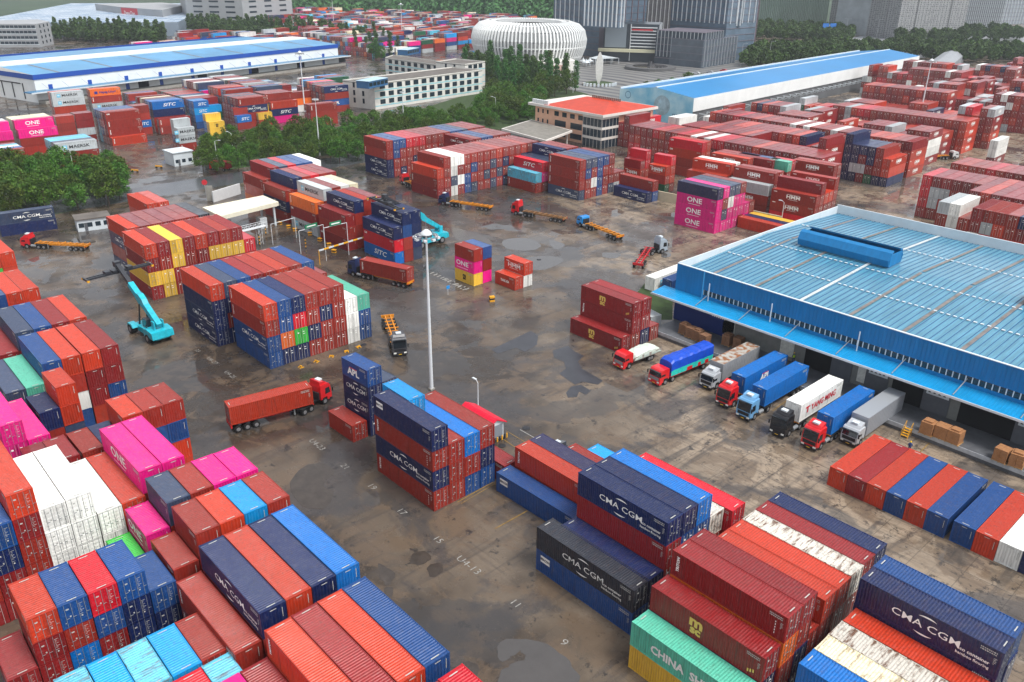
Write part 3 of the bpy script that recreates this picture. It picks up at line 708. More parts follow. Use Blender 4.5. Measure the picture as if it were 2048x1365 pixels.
# standing water and dark repairs with shapes of their own
PUD = mat('standing_water', (78, 75, 73), .05, noise=.1, scale=.4, spec=.7)
PATCH = mat('asphalt_repair', (56, 57, 62), .3, noise=.3, scale=.5)
DAMP = mat('damp_paving', (70, 63, 57), .16, noise=.35, scale=.7)
def blob(name, pts, z, m, smooth=True):
    P = [at(u, v) for u, v in pts]
    if smooth:
        Q = []; n = len(P)
        for i in range(n):
            p0, p1, p2, p3 = P[i-1], P[i], P[(i+1) % n], P[(i+2) % n]
            for t in (0, .25, .5, .75):
                Q.append(.5*((2*p1)+(-p0+p2)*t+(2*p0-5*p1+4*p2-p3)*t*t+(-p0+3*p1-3*p2+p3)*t**3))
        P = Q; P = [p+Vector((math.sin(i*2.3)+math.sin(i*5.1), math.cos(i*1.7)+math.sin(i*4.3), 0))*.09 for i, p in enumerate(P)]
    b = MB(); b.poly([(p.x, p.y, z) for p in P]); o = b.obj(name, m)
    # split the outline into triangles so that hollow shapes stay true
    import bmesh
    bm = bmesh.new(); bm.from_mesh(o.data); bmesh.ops.triangulate(bm, faces=bm.faces[:], ngon_method='EAR_CLIP'); bm.to_mesh(o.data); bm.free()
    if o.data.polygons[0].normal.z < 0: o.data.flip_normals()
    tag(o, kind='structure')
for pts in (
    [(998, 1287), (1040, 1278), (1095, 1290), (1140, 1325), (1160, 1365), (1160, 1420), (1010, 1420), (1000, 1350), (1022, 1330), (1048, 1318), (1040, 1302), (1018, 1318), (1000, 1322)],
    [(596, 942), (640, 926), (668, 944), (648, 968), (668, 990), (646, 1018), (604, 1012), (580, 975)],
    [(822, 1112), (845, 1102), (862, 1114), (846, 1130), (824, 1128)],
    [(852, 1140), (876, 1125), (886, 1138), (868, 1156)], [(755, 1128), (772, 1135), (790, 1148), (776, 1172), (762, 1160)], [(766, 1180), (786, 1176), (782, 1200)],
    [(925, 1325), (955, 1330), (956, 1350), (930, 1350)],
    [(1006, 482), (1040, 476), (1070, 482), (1082, 494), (1056, 502), (1014, 498)], [(1040, 520), (1090, 512), (1128, 520), (1090, 540), (1050, 536)], [(900, 455), (960, 470), (985, 490), (950, 500), (915, 480)],
    [(1205, 506), (1240, 508), (1235, 516), (1210, 516)], [(1322, 508), (1338, 505), (1342, 512), (1326, 516)], [(1098, 480), (1130, 490), (1110, 500)]):
    blob('puddle', pts, .016, PUD if pts[0][0] > 960 else DAMP)
for pts in (
    [(982, 700), (1062, 662), (1076, 672), (1074, 690), (1050, 704), (1032, 696), (996, 708)],
    [(1105, 702), (1136, 692), (1150, 704), (1168, 712), (1156, 724), (1164, 738), (1206, 762), (1196, 770), (1164, 764), (1150, 770), (1118, 748), (1132, 738), (1128, 724), (1108, 716)],
    [(1132, 786), (1142, 774), (1162, 770), (1182, 782), (1172, 790), (1158, 784), (1154, 794), (1136, 796)]):
    blob('asphalt_patch', pts, .020, PATCH, False)

# painted figures and lines on the paving
MARK = mat('worn_white_marking', (158, 156, 150), .6, noise=.6, scale=3); YMARK = mat('worn_yellow_marking', (140, 110, 52), .6, noise=.5, scale=2)
def ground_text(body, u, v, size, rz=0):
    vs, fs = text_mesh(body, size*.88, -.012, 0, 1.15); b = MB(); p = at(u, v); c, s = math.cos(math.radians(rz)), math.sin(math.radians(rz))
    b.v = [(p.x+c*x-s*y, p.y+s*x+c*y, .024) for x, y in vs]; b.f = fs; b.m = [0]*len(fs); b.c = [None]*len(fs)
    tag(b.obj('painted_marking', MARK), kind='structure')
for t, u, v, s in (('U4-13', 937, 1131, 1.5), ('15', 876, 1080, 1.4), ('11', 1031, 1208, 1.4), ('9', 1128, 1286, 1.5), ('17', 803, 1024, 1.4), ('19', 744, 974, 1.4), ('21', 690, 934, 1.4), ('U4-23', 634, 890, 1.4), ('U4-25', 460, 750, 1.3), ('U4-27', 424, 722, 1.3), ('33', 395, 702, 1.2)):
    ground_text(t, u, v, s)
def gline(u0, v0, u1, v1, w, m, z=.024):
    p, q = at(u0, v0), at(u1, v1); d = (q-p).normalized(); nn = Vector((-d.y, d.x, 0))*w/2
    b = MB(); b.poly([tuple(x)[:2]+(z,) for x in (p-nn, q-nn, q+nn, p+nn)]); tag(b.obj('painted_line', m), kind='structure')
for a in ((915, 1005, 985, 965, .15), (922, 1008, 990, 968, .1), (990, 1058, 1055, 1022, .15), (1008, 880, 1030, 895, .12), (1012, 862, 1052, 886, .12), (1545, 822, 1598, 785, .15), (1700, 905, 1725, 880, .15), (1835, 910, 1860, 885, .15), (1430, 770, 1460, 750, .12)):
    gline(*a, YMARK)
gline(1040, 860, 1120, 905, .12, MARK)
for k in range(11): gline(860+k*7, 548+k*3.2, 868+k*7, 545+k*3.2, .35, MARK)
for k in range(9): gline(885+k*5, 560+k*2.6, 893+k*5, 557+k*2.6, .3, MARK)
# ------------------------------------------------------------------ buildings
def aty(u, v, Y):
    d = CR*((u-1024)/F_PX) + CU*(-(v-682.5)/F_PX) + CF
    t = Y/d.y; return d.x*t, CAM_H+d.z*t
BLUE_WALL = mat('blue_wall_sheet', (0, 114, 172), .42, noise=.2, scale=1.0, stretch=(1.2, 1, .15))
BLUE_ROOF = mat('pale_blue_roof', (82, 140, 164), .25, noise=.35, scale=1.0, stretch=(1.6, .12, 1))
BLUE_CAN = mat('canopy_blue', (20, 140, 196), .3, noise=.15, scale=.5)
SKYL = mat('aged_skylight', (122, 116, 112), .5, noise=.45, scale=.7)
WHITE_P = mat('white_parapet', (206, 214, 218), .5, noise=.1, scale=.4)
GREY_WALL = mat('grey_wall', (122, 124, 120), .7, noise=.25, scale=.5)
DARK_IN = mat('dark_interior', (14, 15, 18), .9)  # flat near-black colour standing for the unlit inside of doorways, vents and windows

X0, X1, Y0, Y1, ZP, ZR = -85.0, 45.0, 119.5, 178.0, 12.1, 10.7
wh = thing('warehouse', 'large warehouse with pale blue ribbed roof, blue fascia and loading dock at right', 'warehouse', (X0, Y0, 0))
def wp(name, mb, mats, parent=wh):
    o = mb.obj(name, mats, parent); o.location = (-X0, -Y0, 0) if parent is wh else (0, 0, 0); return o
b = MB(); b.box(X0, X1, Y0+.3, Y0+.32, 1.2, 7.2); b.box(X0, X1, Y1-.3, Y1, 0, ZR-.2); b.box(X0, X0+.3, Y0+.33, Y1-.31, 0, ZR-.2); b.box(X1-.3, X1, Y0+.33, Y1-.31, 0, ZR-.2)
wp('wall', b, GREY_WALL)
b = MB(); b.box(X0-.02, X1, Y0-.02, Y0+.28, 8.75, ZP); b.box(X0-.02, X1, Y0-.02, Y0+.28, 7.0, 7.75); b.box(X0-.02, X0+5.8, Y0-.06, Y0-.03, 7.0, ZP)
n = int((X1-X0)/.6)
for i in range(n): b.box(X0+i*.6, X0+i*.6+.07, Y0-.075, Y0-.021, 8.76, ZP-.05)
wp('fascia', b, BLUE_WALL)
b = MB(); b.box(X0+5.8, X1, Y0+.1, Y0+.14, 7.76, 8.74); strip = wp('window_strip', b, GLASS)
b = MB()
for i in range(int((X1-X0-6)/.9)): b.box(X0+6+i*.9, X0+6.14+i*.9, Y0+.02, Y0+.09, 7.76, 8.74)
wp('mullions', b, WHITE_P); bpy.data.objects[-1].name if False else None
b = MB(); b.box(X0+5.8, X0+6.05, Y0-.12, Y0-.08, 7.0, ZP); wp('corner_strip', b, mat('light_blue_trim', (70, 170, 226), .4))
# roof: two very shallow slopes with ribs, aged skylight strips and a row of clips
b = MB(); ym = (Y0+Y1)/2; zr = ZR+.0
def zroof(y): return zr+1.25*(1-abs(y-ym)/(ym-Y0))
for ya, yb in ((Y0+.3, ym), (ym, Y1-.3)):
    b.poly([(X0+.3, ya, zroof(ya)), (X1-.3, ya, zroof(ya)), (X1-.3, yb, zroof(yb)), (X0+.3, yb, zroof(yb))])
    x = X0+.8
    while x < X1-.5:
        b.poly([(x, ya, zroof(ya)+.004), (x+.05, ya, zroof(ya)+.11), (x+.05, yb, zroof(yb)+.11), (x, yb, zroof(yb)+.004)])
        b.poly([(x+.05, ya, zroof(ya)+.11), (x+.16, ya, zroof(ya)+.11), (x+.16, yb, zroof(yb)+.11), (x+.05, yb, zroof(yb)+.11)])
        b.mt(1); b.poly([(x+.16, ya, zroof(ya)+.11), (x+.27, ya, zroof(ya)+.004), (x+.27, yb, zroof(yb)+.004), (x+.16, yb, zroof(yb)+.11)]); b.mt(0)  # one flank of each rib painted darker, its shade put into the colour
        x += 1.02
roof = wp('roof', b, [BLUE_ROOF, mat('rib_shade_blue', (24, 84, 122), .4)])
for i in range(15):
    x = X0+5.4+i*8.6; b = MB()
    for ya, yb in ((Y0+.5, ym-.4), (ym+.4, Y1-.6)):
        b.poly([(x, ya, zroof(ya)+.13), (x+.6, ya, zroof(ya)+.13), (x+.6, yb, zroof(yb)+.13), (x, yb, zroof(yb)+.13)])
    wp('skylight_strip', b, SKYL if i % 4 != 2 else mat('clear_skylight', (196, 204, 204), .3, noise=.3, scale=1))
for y in (Y0+14, Y0+24, Y0+41): 
    b = MB(); x = X0+1.2
    while x < X1-2:
        b.box(x, x+.52, y, y+.34, zroof(y)+.14, zroof(y)+.2); x += 1.02
    wp('clip_row', b, WHITE_P)
b = MB(); b.box(X0, X0+.25, Y0+.3, Y1-.3, ZR-.1, ZP+.2); b.box(X0, X1, Y1-.3, Y1-.02, ZR, ZP+.6); b.box(X1-.25, X1, Y0+.3, Y1-.3, ZR, ZP)
b.box(X0, X1, Y0-.1, Y0+.3, ZP+.002, ZP+.1)
wp('parapet', b, WHITE_P)
def vent(x, y, L):
    b = MB(); z = zroof(y)+.15
    prof = [(-2.5, 0), (-2.9, 1.3), (-2.2, 2.6), (-1.3, 2.9), (-1.3, 2.6), (-2.1, 2.3), (-2.6, 1.3), (-2.3, .1)]
    for s in (1, -1):
        pts = [(s*p, q) for p, q in prof]
        M = Matrix.Translation((x, y, z)) @ Matrix.Rotation(math.radians(90), 4, 'Z')
        b.prism(pts, -L, 0, M)
    b.box(x, x+.1, y-2.3, y+2.3, z, z+2.3); b.box(x+L-.1, x+L, y-2.3, y+2.3, z, z+2.3)
    v = wp('roof_vent', b, BLUE_WALL)
    c = MB(); c.box(x+.1, x+L-.1, y-1.2, y+1.2, z+.2, z+.9); o = c.obj('vent_throat', DARK_IN, v)
vent(-76.5, ym, 18.0); vent(-36, ym, 18.0)
b = MB(); yo, zi, zo = 115.6, 7.15, 6.75
b.poly([(X0-2.5, Y0-.03, zi), (X1, Y0-.03, zi), (X1, yo, zo), (X0-2.5, yo, zo)][::-1]); b.poly([(X0-2.5, Y0-.03, zi-.2), (X1, Y0-.03, zi-.2), (X1, yo, zo-.2), (X0-2.5, yo, zo-.2)])
x = X0-2.3
while x < X1:
    b.poly([(x, yo, zo), (x+.09, yo, zo+.07), (x+.09, Y0-.04, zi+.07), (x, Y0-.04, zi)][::-1]); b.poly([(x+.09, yo, zo+.07), (x+.18, yo, zo), (x+.18, Y0-.04, zi), (x+.09, Y0-.04, zi+.07)][::-1]); x += .52
can = wp('canopy', b, BLUE_CAN)
b = MB(); b.box(X0-2.5, X1, yo-.12, yo-.003, zo-.28, zo+.06); b.obj('edge_trim', WHITE_P, can)
for i in range(13):
    x = X0+7+i*8.8; b = MB(); b.tube((x, yo+.4, zo+.1), (x+.3, Y0+.0, 8.3), .07, n=6); wp('brace', b, STEEL)
for u in (1419, 1549, 1736):
    x, _ = aty(u, 600, Y0); b = MB(); b.tube((x, Y0-.5, 7.1), (x, Y0-.5, 10.4), .1, n=8); wp('vent_pipe', b, WHITE_P)
b = MB(); b.box(X0+.5, X1, 113.0, Y0+.29, .0, 1.2); dock = wp('loading_dock', b, mat('dock_concrete', (92, 94, 98), .5, noise=.35, scale=.5))
b = MB(); b.box(X0+.5, X1, 112.9, 112.998, .55, 1.18); b.obj('dock_edge', mat('dock_edge', (176, 180, 184), .5, noise=.3, scale=1), dock)
b = MB(); b.box(X0, X0+13, Y0+.2, Y0+.28, 1.2, 6.9); wp('blue_end_panel', b, mat('deep_blue_panel', (10, 44, 112), .5))
def wallbox(name, u0, u1, z0, z1, m, d=.06, parent=wh, yy=Y0+.3):
    xa, _ = aty(u0, 700, yy); xb, _ = aty(u1, 760, yy); b = MB(); b.box(xa, xb, yy-d, yy-.003, z0, z1); return wp(name, b, m)
for u0, u1 in ((1612, 1664), (1800, 1858), (1950, 2060)):
    o = wallbox('door_opening', u0, u1, 1.21, 5.6, DARK_IN, .05)  # closed panel on the wall, the darkness inside put into its colour
for u0, u1 in ((1668, 1700), (1742, 1778), (1868, 1912), (2075, 2110)):
    o = wallbox('sliding_door', u0, u1, 1.21, 6.0, mat('door_grey', (88, 92, 98), .5, noise=.15, scale=1), .12)
    xa, _ = aty(u0, 700, Y0); xb, _ = aty(u1, 760, Y0)
    if u0 > 1700:
        b = MB(); b.box(xa+.3, xb-.3, Y0+.14, Y0+.178, 4.0, 5.2); s = b.obj('safety_sign', WHITE_P, o)
        s.location = (0, 0, 0)
        b = MB()
        for k in range(4):
            t = xa+.55+k*(xb-xa-1.0)/4; b.poly([(t, Y0+.136, 4.3), (t+.4, Y0+.136, 4.3), (t+.2, Y0+.136, 4.8)])
        b.obj('warning_mark', BLACK, o)
for u0, u1 in ((1440, 1456), (1560, 1578), (1725, 1742)):
    wallbox('white_door', u0, u1, 1.9, 4.8, mat('door_white', (206, 208, 200), .6, noise=.25, scale=2), .1)
o = wallbox('blue_sign', 1412, 1434, 4.0, 5.6, mat('sign_blue', (28, 62, 130), .5), .12)
xa, _ = aty(1412, 700, Y0); b = MB()
for r_ in range(2):
    for k in range(7): b.box(xa+.3+k*.42, xa+.55+k*.42, Y0+.14, Y0+.178, 4.35+r_*.6, 4.6+r_*.6)
b.obj('sign_lettering', WHITE, o)
# cartons and pallets on the dock
CARD = mat('brown_cardboard', (128, 92, 66), .8, noise=.25, scale=2.5); CARD2 = mat('tan_cardboard', (158, 110, 70), .8, noise=.25, scale=2.5); WOOD = mat('pallet_wood', (170, 132, 84), .8, noise=.3, scale=3)
def cartons(x, y, z, m, label, h=1.7, w=1.45, seed=0):
    r = thing('carton_stack', label, 'cartons', (x, y, z), random.Random(seed).uniform(-.12, .12), 'stacks of cartons waiting on the dock')
    b = MB(); rr = random.Random(seed)
    for lv in range(3):
        e = rr.uniform(-.04, .04); b.box(-w/2+e, -.012, -w/2, w/2, .15+lv*h/3, .14+(lv+1)*h/3); b.box(.012, w/2+e, -w/2+e, w/2, .15+lv*h/3, .14+(lv+1)*h/3)
    if seed % 2: b.box(-w/3, w/3, -w/3, w/3, .15+h, .15+h+.22)
    b.obj('cartons', m, r); p = MB()
    for k in range(3): p.box(-w/2-.05+k*(w/2), -w/2+.07+k*(w/2), -w/2-.05, w/2+.05, 0, .09)
    p.box(-w/2-.05, w/2+.07, -w/2-.05, w/2+.05, .09, .14); p.obj('pallet', WOOD, r)
DOCKN = [('brown shrink wrapped carton stack, leftmost under the blue canopy', 1369, 660), ('brown carton stack, second from left under canopy', 1382, 667), ('brown carton stack, third from left under canopy', 1396, 673), ('brown carton stack, fourth from left, tapered top', 1410, 682), ('tall brown carton pair on dock, left of the two', 1455, 682), ('tall brown carton pair on dock, right of the two', 1477, 688)]
for i, (lb, u, v) in enumerate(DOCKN): p = at(u, v, 1.9); cartons(p.x, p.y, 1.2, CARD, lb, 1.8, 1.5, i+1)
for i, (lb, u, v) in enumerate([('tan carton stack on dock beside yellow steps', 1856, 858), ('tan carton stack, middle of three on dock', 1884, 866), ('tan carton stack, right of three on dock', 1910, 876), ('tan carton stack, first of the pair at dock right end', 2004, 912), ('tan carton stack, second of the pair at dock right end', 2034, 922)]):
    p = at(u, v, 1.9); cartons(p.x, p.y, 1.2, CARD2, lb, 1.8, 1.7, i+11)
# yellow mobile steps
p = at(1812, 872); st = thing('mobile_steps', 'yellow steel steps standing against the dock edge', 'steps', (p.x, 111.6, 0))
for k in range(4): b = MB(); b.box(-.45, .45, .25*k, .25*k+.3, .28*(k+1), .28*(k+1)+.04); b.obj('tread', YEL, st)
for s in (-.47, .47): b = MB(); b.tube((s, 0, 0), (s, 1.2, 1.3), .04); b.tube((s, 0, .9), (s, 1.2, 2.2), .03); b.tube((s, 0, 0), (s, 0, .9), .03); b.tube((s, 1.2, 0), (s, 1.2, 2.2), .03); b.obj('side_rail', YEL, st)

def generic_windows(root, m, items, name='window', mats=None):
    """items: (origin, direction along wall, outward normal, width, height)"""
    cache = {}
    for (o, d, nn, w, h) in items:
        k = (round(w, 2), round(h, 2))
        if k not in cache:
            b = MB(); b.box(0, w, -.03, .0, 0, h); fr = MB()
            cache[k] = b.mesh(name, [m])
        ob = put(name, cache[k], root)
        M = Matrix(((d[0], -nn[0], 0, o[0]), (d[1], -nn[1], 0, o[1]), (0, 0, 1, o[2]), (0, 0, 0, 1)))
        ob.matrix_basis = Matrix.Translation(-root.location) @ M

def wall_windows(p, q, z0, rows, cols, w, h, dz, margin=1.0, out=.03):
    """window places along the wall from p to q (outside on the right-hand side of p -> q)"""
    p = Vector((p[0], p[1])); q = Vector((q[0], q[1])); L = (q-p).length; d = (q-p)/L; nn = Vector((d.y, -d.x)); step = (L-2*margin)/cols; res = []
    for r_ in range(rows):
        for c_ in range(cols):
            s = margin+step*(c_+.5)-w/2; o = p+d*s+nn*out; res.append(((o.x, o.y, z0+r_*dz), (d.x, d.y), (nn.x, nn.y), w, h))
    return res

# --- white warehouse with dark blue band (upper left)
wroot = thing('warehouse', 'long white warehouse with royal blue roof band, upper left', 'warehouse', (-435, 106, 0))
A = Vector((-436, 106.5)); Bv = Vector((-485, 296)); d = (Bv-A).normalized(); nn = Vector((-d.y, d.x)); 
D = 95
def P2(s, t): p = A+d*s+nn*t; return (p.x, p.y)
Lw = (Bv-A).length
def wpart(name, mb, m, parent=None):
    o = mb.obj(name, m, parent or wroot); o.location = (435, -106, 0) if parent is None else (0, 0, 0); return o
WWALL = mat('white_cladding', (226, 228, 226), .6, noise=.08, scale=.2); RBLUE = mat('royal_blue_band', (14, 72, 160), .5); PALEB = mat('weathered_blue_roof', (70, 142, 186), .35, noise=.3, scale=.05)
b = MB(); b.plan([P2(0, 0), P2(Lw, 0), P2(Lw, D), P2(0, D)], 0, 10.2, top=False); wpart('wall', b, WWALL)
b = MB(); b.plan([P2(-.3, -.3), P2(Lw+.3, -.3), P2(Lw+.3, D), P2(-.3, D)], 10.2, 12.4, top=False); wpart('roof_band', b, RBLUE)
b = MB()
for t0, t1, za, zb in ((0, D*.3, 12.3, 14.2), (D*.3, D*.9, 14.2, 12.4)):
    b.poly([P2(0, t0)+(za,), P2(Lw, t0)+(za,), P2(Lw, t1)+(zb,), P2(0, t1)+(zb,)][::-1])
wpart('roof', b, PALEB)
b = MB(); b.plan([P2(0, D*.28), P2(Lw, D*.28), P2(Lw, D*.42), P2(0, D*.42)], 14.1, 14.9); wpart('ridge_parapet', b, WWALL)
for i in range(7): s = 12+i*27; b = MB(); b.poly([P2(s, .3)+(12.35,), P2(s+1.2, .3)+(12.35,), P2(s+1.2, D*.27)+(14.1,), P2(s, D*.27)+(14.1,)][::-1]); wpart('skylight_strip', b, SKYL)
b = MB(); b.plan([P2(-6, -7), P2(Lw+4, -7), P2(Lw+4, -.31), P2(-6, -.31)], 5.2, 5.6, bot=True); cn = wpart('canopy', b, mat('canopy_teal', (44, 112, 152), .4))
b = MB(); b.plan([P2(-6.1, -7.1), P2(Lw+4.1, -7.1), P2(Lw+4.1, -7.01), P2(-6.1, -7.01)], 5.1, 5.7); b.obj('edge_trim', WHITE_P, cn)
for i in range(10): s = 6+i*19.5; b = MB(); b.plan([P2(s, -.12), P2(s+2, -.12), P2(s+2, -.01), P2(s, -.01)], 0, 7.6); wpart('blue_pilaster', b, RBLUE)
for i in range(5): s = 52+i*36; b = MB(); b.plan([P2(s, -.1), P2(s+6, -.1), P2(s+6, -.01), P2(s, -.01)], 1.2, 5); wpart('door_opening', b, DARK_IN)  # dark slabs on the wall in place of shaded doorways
for i in range(20):
    s = 3+i*9.7; b = MB(); p0, p1 = P2(s, -.4), P2(s, -6.6); b.tube(p0+(8.6,), p1+(5.8,), .06, n=5); wpart('canopy_rod', b, STEEL)
b = MB(); b.plan([P2(0, -6), P2(Lw, -6), P2(Lw, -.02), P2(0, -.02)], 0, 1.2); wpart('loading_dock', b, CONC)
for k in range(2):
    b = MB(); b.plan([P2(-.25, 12+k*20), P2(-.02, 12+k*20), P2(-.02, 30+k*20), P2(-.25, 30+k*20)][::-1], 7.5, 8.0); wpart('wall_beam', b, DARK)
for k in range(5):
    b = MB(); b.plan([P2(-.3, 10+k*9), P2(-.02, 10+k*9), P2(-.02, 10.5+k*9), P2(-.3, 10.5+k*9)][::-1], 1, 8); wpart('wall_post', b, DARK)

# --- blue roofed shed with painted end wall (upper right)
sroot = thing('storage_shed', 'long shed with bright blue roof and sky painted end wall', 'shed', (-204.5, 287.6, 0))
c0 = Vector((-204.5, 287.6)); dl = (Vector((-221, 535))-c0).normalized(); dw = Vector((-dl.y, dl.x)); SL, SW = 247, 37
def P3(s, t): p = c0+dl*s+dw*t; return (p.x, p.y)
def spart(name, mb, m, parent=None):
    o = mb.obj(name, m, parent or sroot); o.location = (204.5, -287.6, 0) if parent is None else (0, 0, 0); return o
def mural():
    m, n, l, bb = nodes('painted_sky_wall'); t = n.new('ShaderNodeNewGeometry'); x = n.new('ShaderNodeTexNoise'); x.inputs['Scale'].default_value = .12; x.inputs['Detail'].default_value = 4
    l.new(t.outputs['Position'], x.inputs['Vector']); r = n.new('ShaderNodeValToRGB'); l.new(x.outputs['Fac'], r.inputs[0])
    r.color_ramp.elements[0].position = .35; r.color_ramp.elements[0].color = lin((104, 176, 206)); r.color_ramp.elements[1].position = .7; r.color_ramp.elements[1].color = lin((196, 224, 230))
    l.new(r.outputs[0], bb.inputs['Base Color']); bb.inputs['Roughness'].default_value = .7; return m
MUR = mural()
b = MB(); b.poly([P3(0, 0)+(0,), P3(0, 0)+(12,), P3(0, SW*.5)+(14.4,), P3(0, SW)+(12,), P3(0, SW)+(0,)]); spart('end_wall', b, MUR)
b = MB()
def disc(mb, s, t, z, r, off=-.05, n=28, ring=None):
    for i in range(n):
        a0, a1 = 2*math.pi*i/n, 2*math.pi*(i+1)/n; ri = ring if ring else 0
        q = [(r*math.cos(a0), r*math.sin(a0)), (r*math.cos(a1), r*math.sin(a1)), (ri*math.cos(a1), ri*math.sin(a1)), (ri*math.cos(a0), ri*math.sin(a0))]
        mb.poly([P3(off, t+x)+(z+y,) for x, y in (q if ring else q[:3])])
disc(b, 0, 15, 7.5, 4.0); spart('painted_globe', b, mat('globe_paint', (150, 178, 190), .7, noise=.5, scale=.4))
b = MB(); disc(b, 0, 32.5, 10, 1.5, -.05, 20, 1.25); spart('wall_emblem', b, mat('emblem_blue', (60, 110, 150), .7))
b = MB()
for r_, cnt in ((4.2, 9), (2.4, 5)):
    for k in range(cnt):
        t = 9.5-k*.85; b.poly([P3(-.05, t)+(r_,), P3(-.05, t)+(r_+.6,), P3(-.05, t-.5)+(r_+.6,), P3(-.05, t-.5)+(r_,)])
spart('wall_lettering', b, mat('mural_letter', (74, 104, 130), .7))
b = MB(); b.poly([P3(0, 0)+(6.6,), P3(SL, 0)+(6.6,), P3(SL, 0)+(12,), P3(0, 0)+(12,)]); b.poly([P3(SL, 0)+(0,), P3(SL, SW)+(0,), P3(SL, SW)+(12,), P3(SL, SW/2)+(14.4,), P3(SL, 0)+(12,)]); b.poly([P3(0, SW)+(0,), P3(0, SW)+(12,), P3(SL, SW)+(12,), P3(SL, SW)+(0,)])
spart('wall', b, WWALL)
b = MB(); b.poly([P3(0, .4)+(0,), P3(SL, .4)+(0,), P3(SL, .4)+(6.6,), P3(0, .4)+(6.6,)]); spart('recessed_wall', b, mat('recess_grey', (96, 98, 100), .8, noise=.3, scale=.1))  # set-back lower wall in one mottled grey
BR = mat('bright_blue_roof', (0, 122, 182), .35, noise=.1, scale=.05)
b = MB(); b.poly([P3(0, 0)+(12,), P3(SL, 0)+(12,), P3(SL, SW/2)+(14.4,), P3(0, SW/2)+(14.4,)]); b.poly([P3(0, SW/2)+(14.4,), P3(SL, SW/2)+(14.4,), P3(SL, SW)+(12,), P3(0, SW)+(12,)]); spart('roof', b, BR)
b = MB(); b.plan([P3(0, SW/2-.4), P3(SL, SW/2-.4), P3(SL, SW/2+.4), P3(0, SW/2+.4)], 14.2, 14.6); b.plan([P3(0, SW-.5), P3(SL, SW-.5), P3(SL, SW+.1), P3(0, SW+.1)], 11.9, 12.7); spart('roof_trim', b, WHITE_P)
for i in range(40):
    s = 5+i*6; b = MB(); p0, p1 = P3(s, -3.6), P3(s, -.05); b.tube(p1+(3.6,), p0+(5.4,), .16, n=5); b.tube(p1+(5.4,), p0+(5.4,), .16, n=5); b.tube(p0+(5.4,), P3(s, -3.6)+(6.4,), .16, n=5); spart('canopy_bracket', b, WHITE_P)

# --- office with orange roof
OW = mat('salmon_wall', (230, 180, 150), .7, noise=.12, scale=.4); OR = mat('orange_roof_tiles', (190, 58, 26), .45, noise=.2, scale=.5); WIN = mat('office_glass', (34, 48, 58), .12, spec=.7); TRIM = mat('pale_trim', (214, 208, 200), .6, noise=.1, scale=1)
of = thing('office_building', 'salmon office building with orange hipped roof and dark window bands', 'office', (-201.5, 231, 0))
def opart(name, mb, m, parent=None):
    o = mb.obj(name, m, parent or of); o.location = (201.5, -231, 0) if parent is None else (0, 0, 0); return o
OX0, OX1, OY0, OY1, OZ = -237.5, -201.5, 231.0, 258.0, 11.2
b = MB(); b.plan([(OX0, OY0), (OX1, OY0), (OX1, OY1), (OX0, OY1)], 0, OZ); opart('wall', b, OW)
b = MB(); b.plan([(OX1-9, OY0-2.0), (OX1+.3, OY0-2.0), (OX1+.3, OY0+7), (OX1-9, OY0+7)], 0, OZ-.2); gb = opart('glazed_bay', b, WIN)
for z in (2.9, 6.6, 10.3): 
    b = MB(); b.plan([(OX1-9.1, OY0-2.1), (OX1+.4, OY0-2.1), (OX1+.4, OY0+7.1), (OX1-9.1, OY0+7.1)], z, z+.9); b.obj('floor_band', TRIM, gb)
b = MB()
for k in range(6): x = OX1-8.9+k*1.78; b.box(x, x+.09, OY0-2.06, OY0-2.003, 0, OZ-.3)
for k in range(5): y = OY0-1.9+k*1.9; b.box(OX1+.303, OX1+.36, y, y+.09, 0, OZ-.3)
b.obj('mullions', TRIM, gb)
b = MB(); b.plan([(OX0-1.2, OY0-2.9), (OX1+1.4, OY0-2.9), (OX1+1.4, OY1+1.2), (OX0-1.2, OY1+1.2)], OZ, OZ+.9, bot=True); opart('eaves', b, TRIM)
b = MB(); e = (OX0+7, OX1+1.1, OY0-2.6, OY1+.9); rz = OZ+.9; rt = rz+2.6; ym2 = (e[2]+e[3])/2
r1, r2 = (e[0]+8, ym2, rt), (e[1]-10, ym2, rt)
b.poly([(e[0], e[2], rz), (e[1], e[2], rz), r2, r1]); b.poly([(e[1], e[2], rz), (e[1], e[3], rz), r2]); b.poly([(e[1], e[3], rz), (e[0], e[3], rz), r1, r2]); b.poly([(e[0], e[3], rz), (e[0], e[2], rz), r1]); opart('roof', b, OR)
b = MB()
for k in range(16): x = OX0+18+k*.9; b.box(x, x+.25, ym2-.3, ym2+.3, rt-.1, rt+.9)
opart('roof_sign_frame', b, mat('rust_frame', (98, 70, 62), .7))
for k in range(9): b = MB(); b.box(OX0+.5+k*.95, OX0+1.3+k*.95, OY0-2.2, OY0-1.3, rz, rz+1.5); opart('air_conditioner', b, mat('ac_white', (210, 214, 214), .5))
generic_windows(of, WIN, wall_windows((OX0+9, OY0), (OX1-9.5, OY0), 8.3, 1, 4, 2.3, 1.7, 3.6, .5)+wall_windows((OX0+9, OY0), (OX1-9.5, OY0), 4.6, 1, 2, 5.8, 2.2, 3.6, .5)+wall_windows((OX0+9, OY0), (OX1-9.5, OY0), 1.0, 1, 2, 5.8, 2.0, 3.6, .5)+wall_windows((OX0, OY0), (OX0+8.5, OY0), 1.2, 3, 3, .8, 1.5, 3.6, .4)+wall_windows((OX1, OY0+10), (OX1, OY1), 4.6, 2, 2, 6.2, 2.4, 3.6, .6))
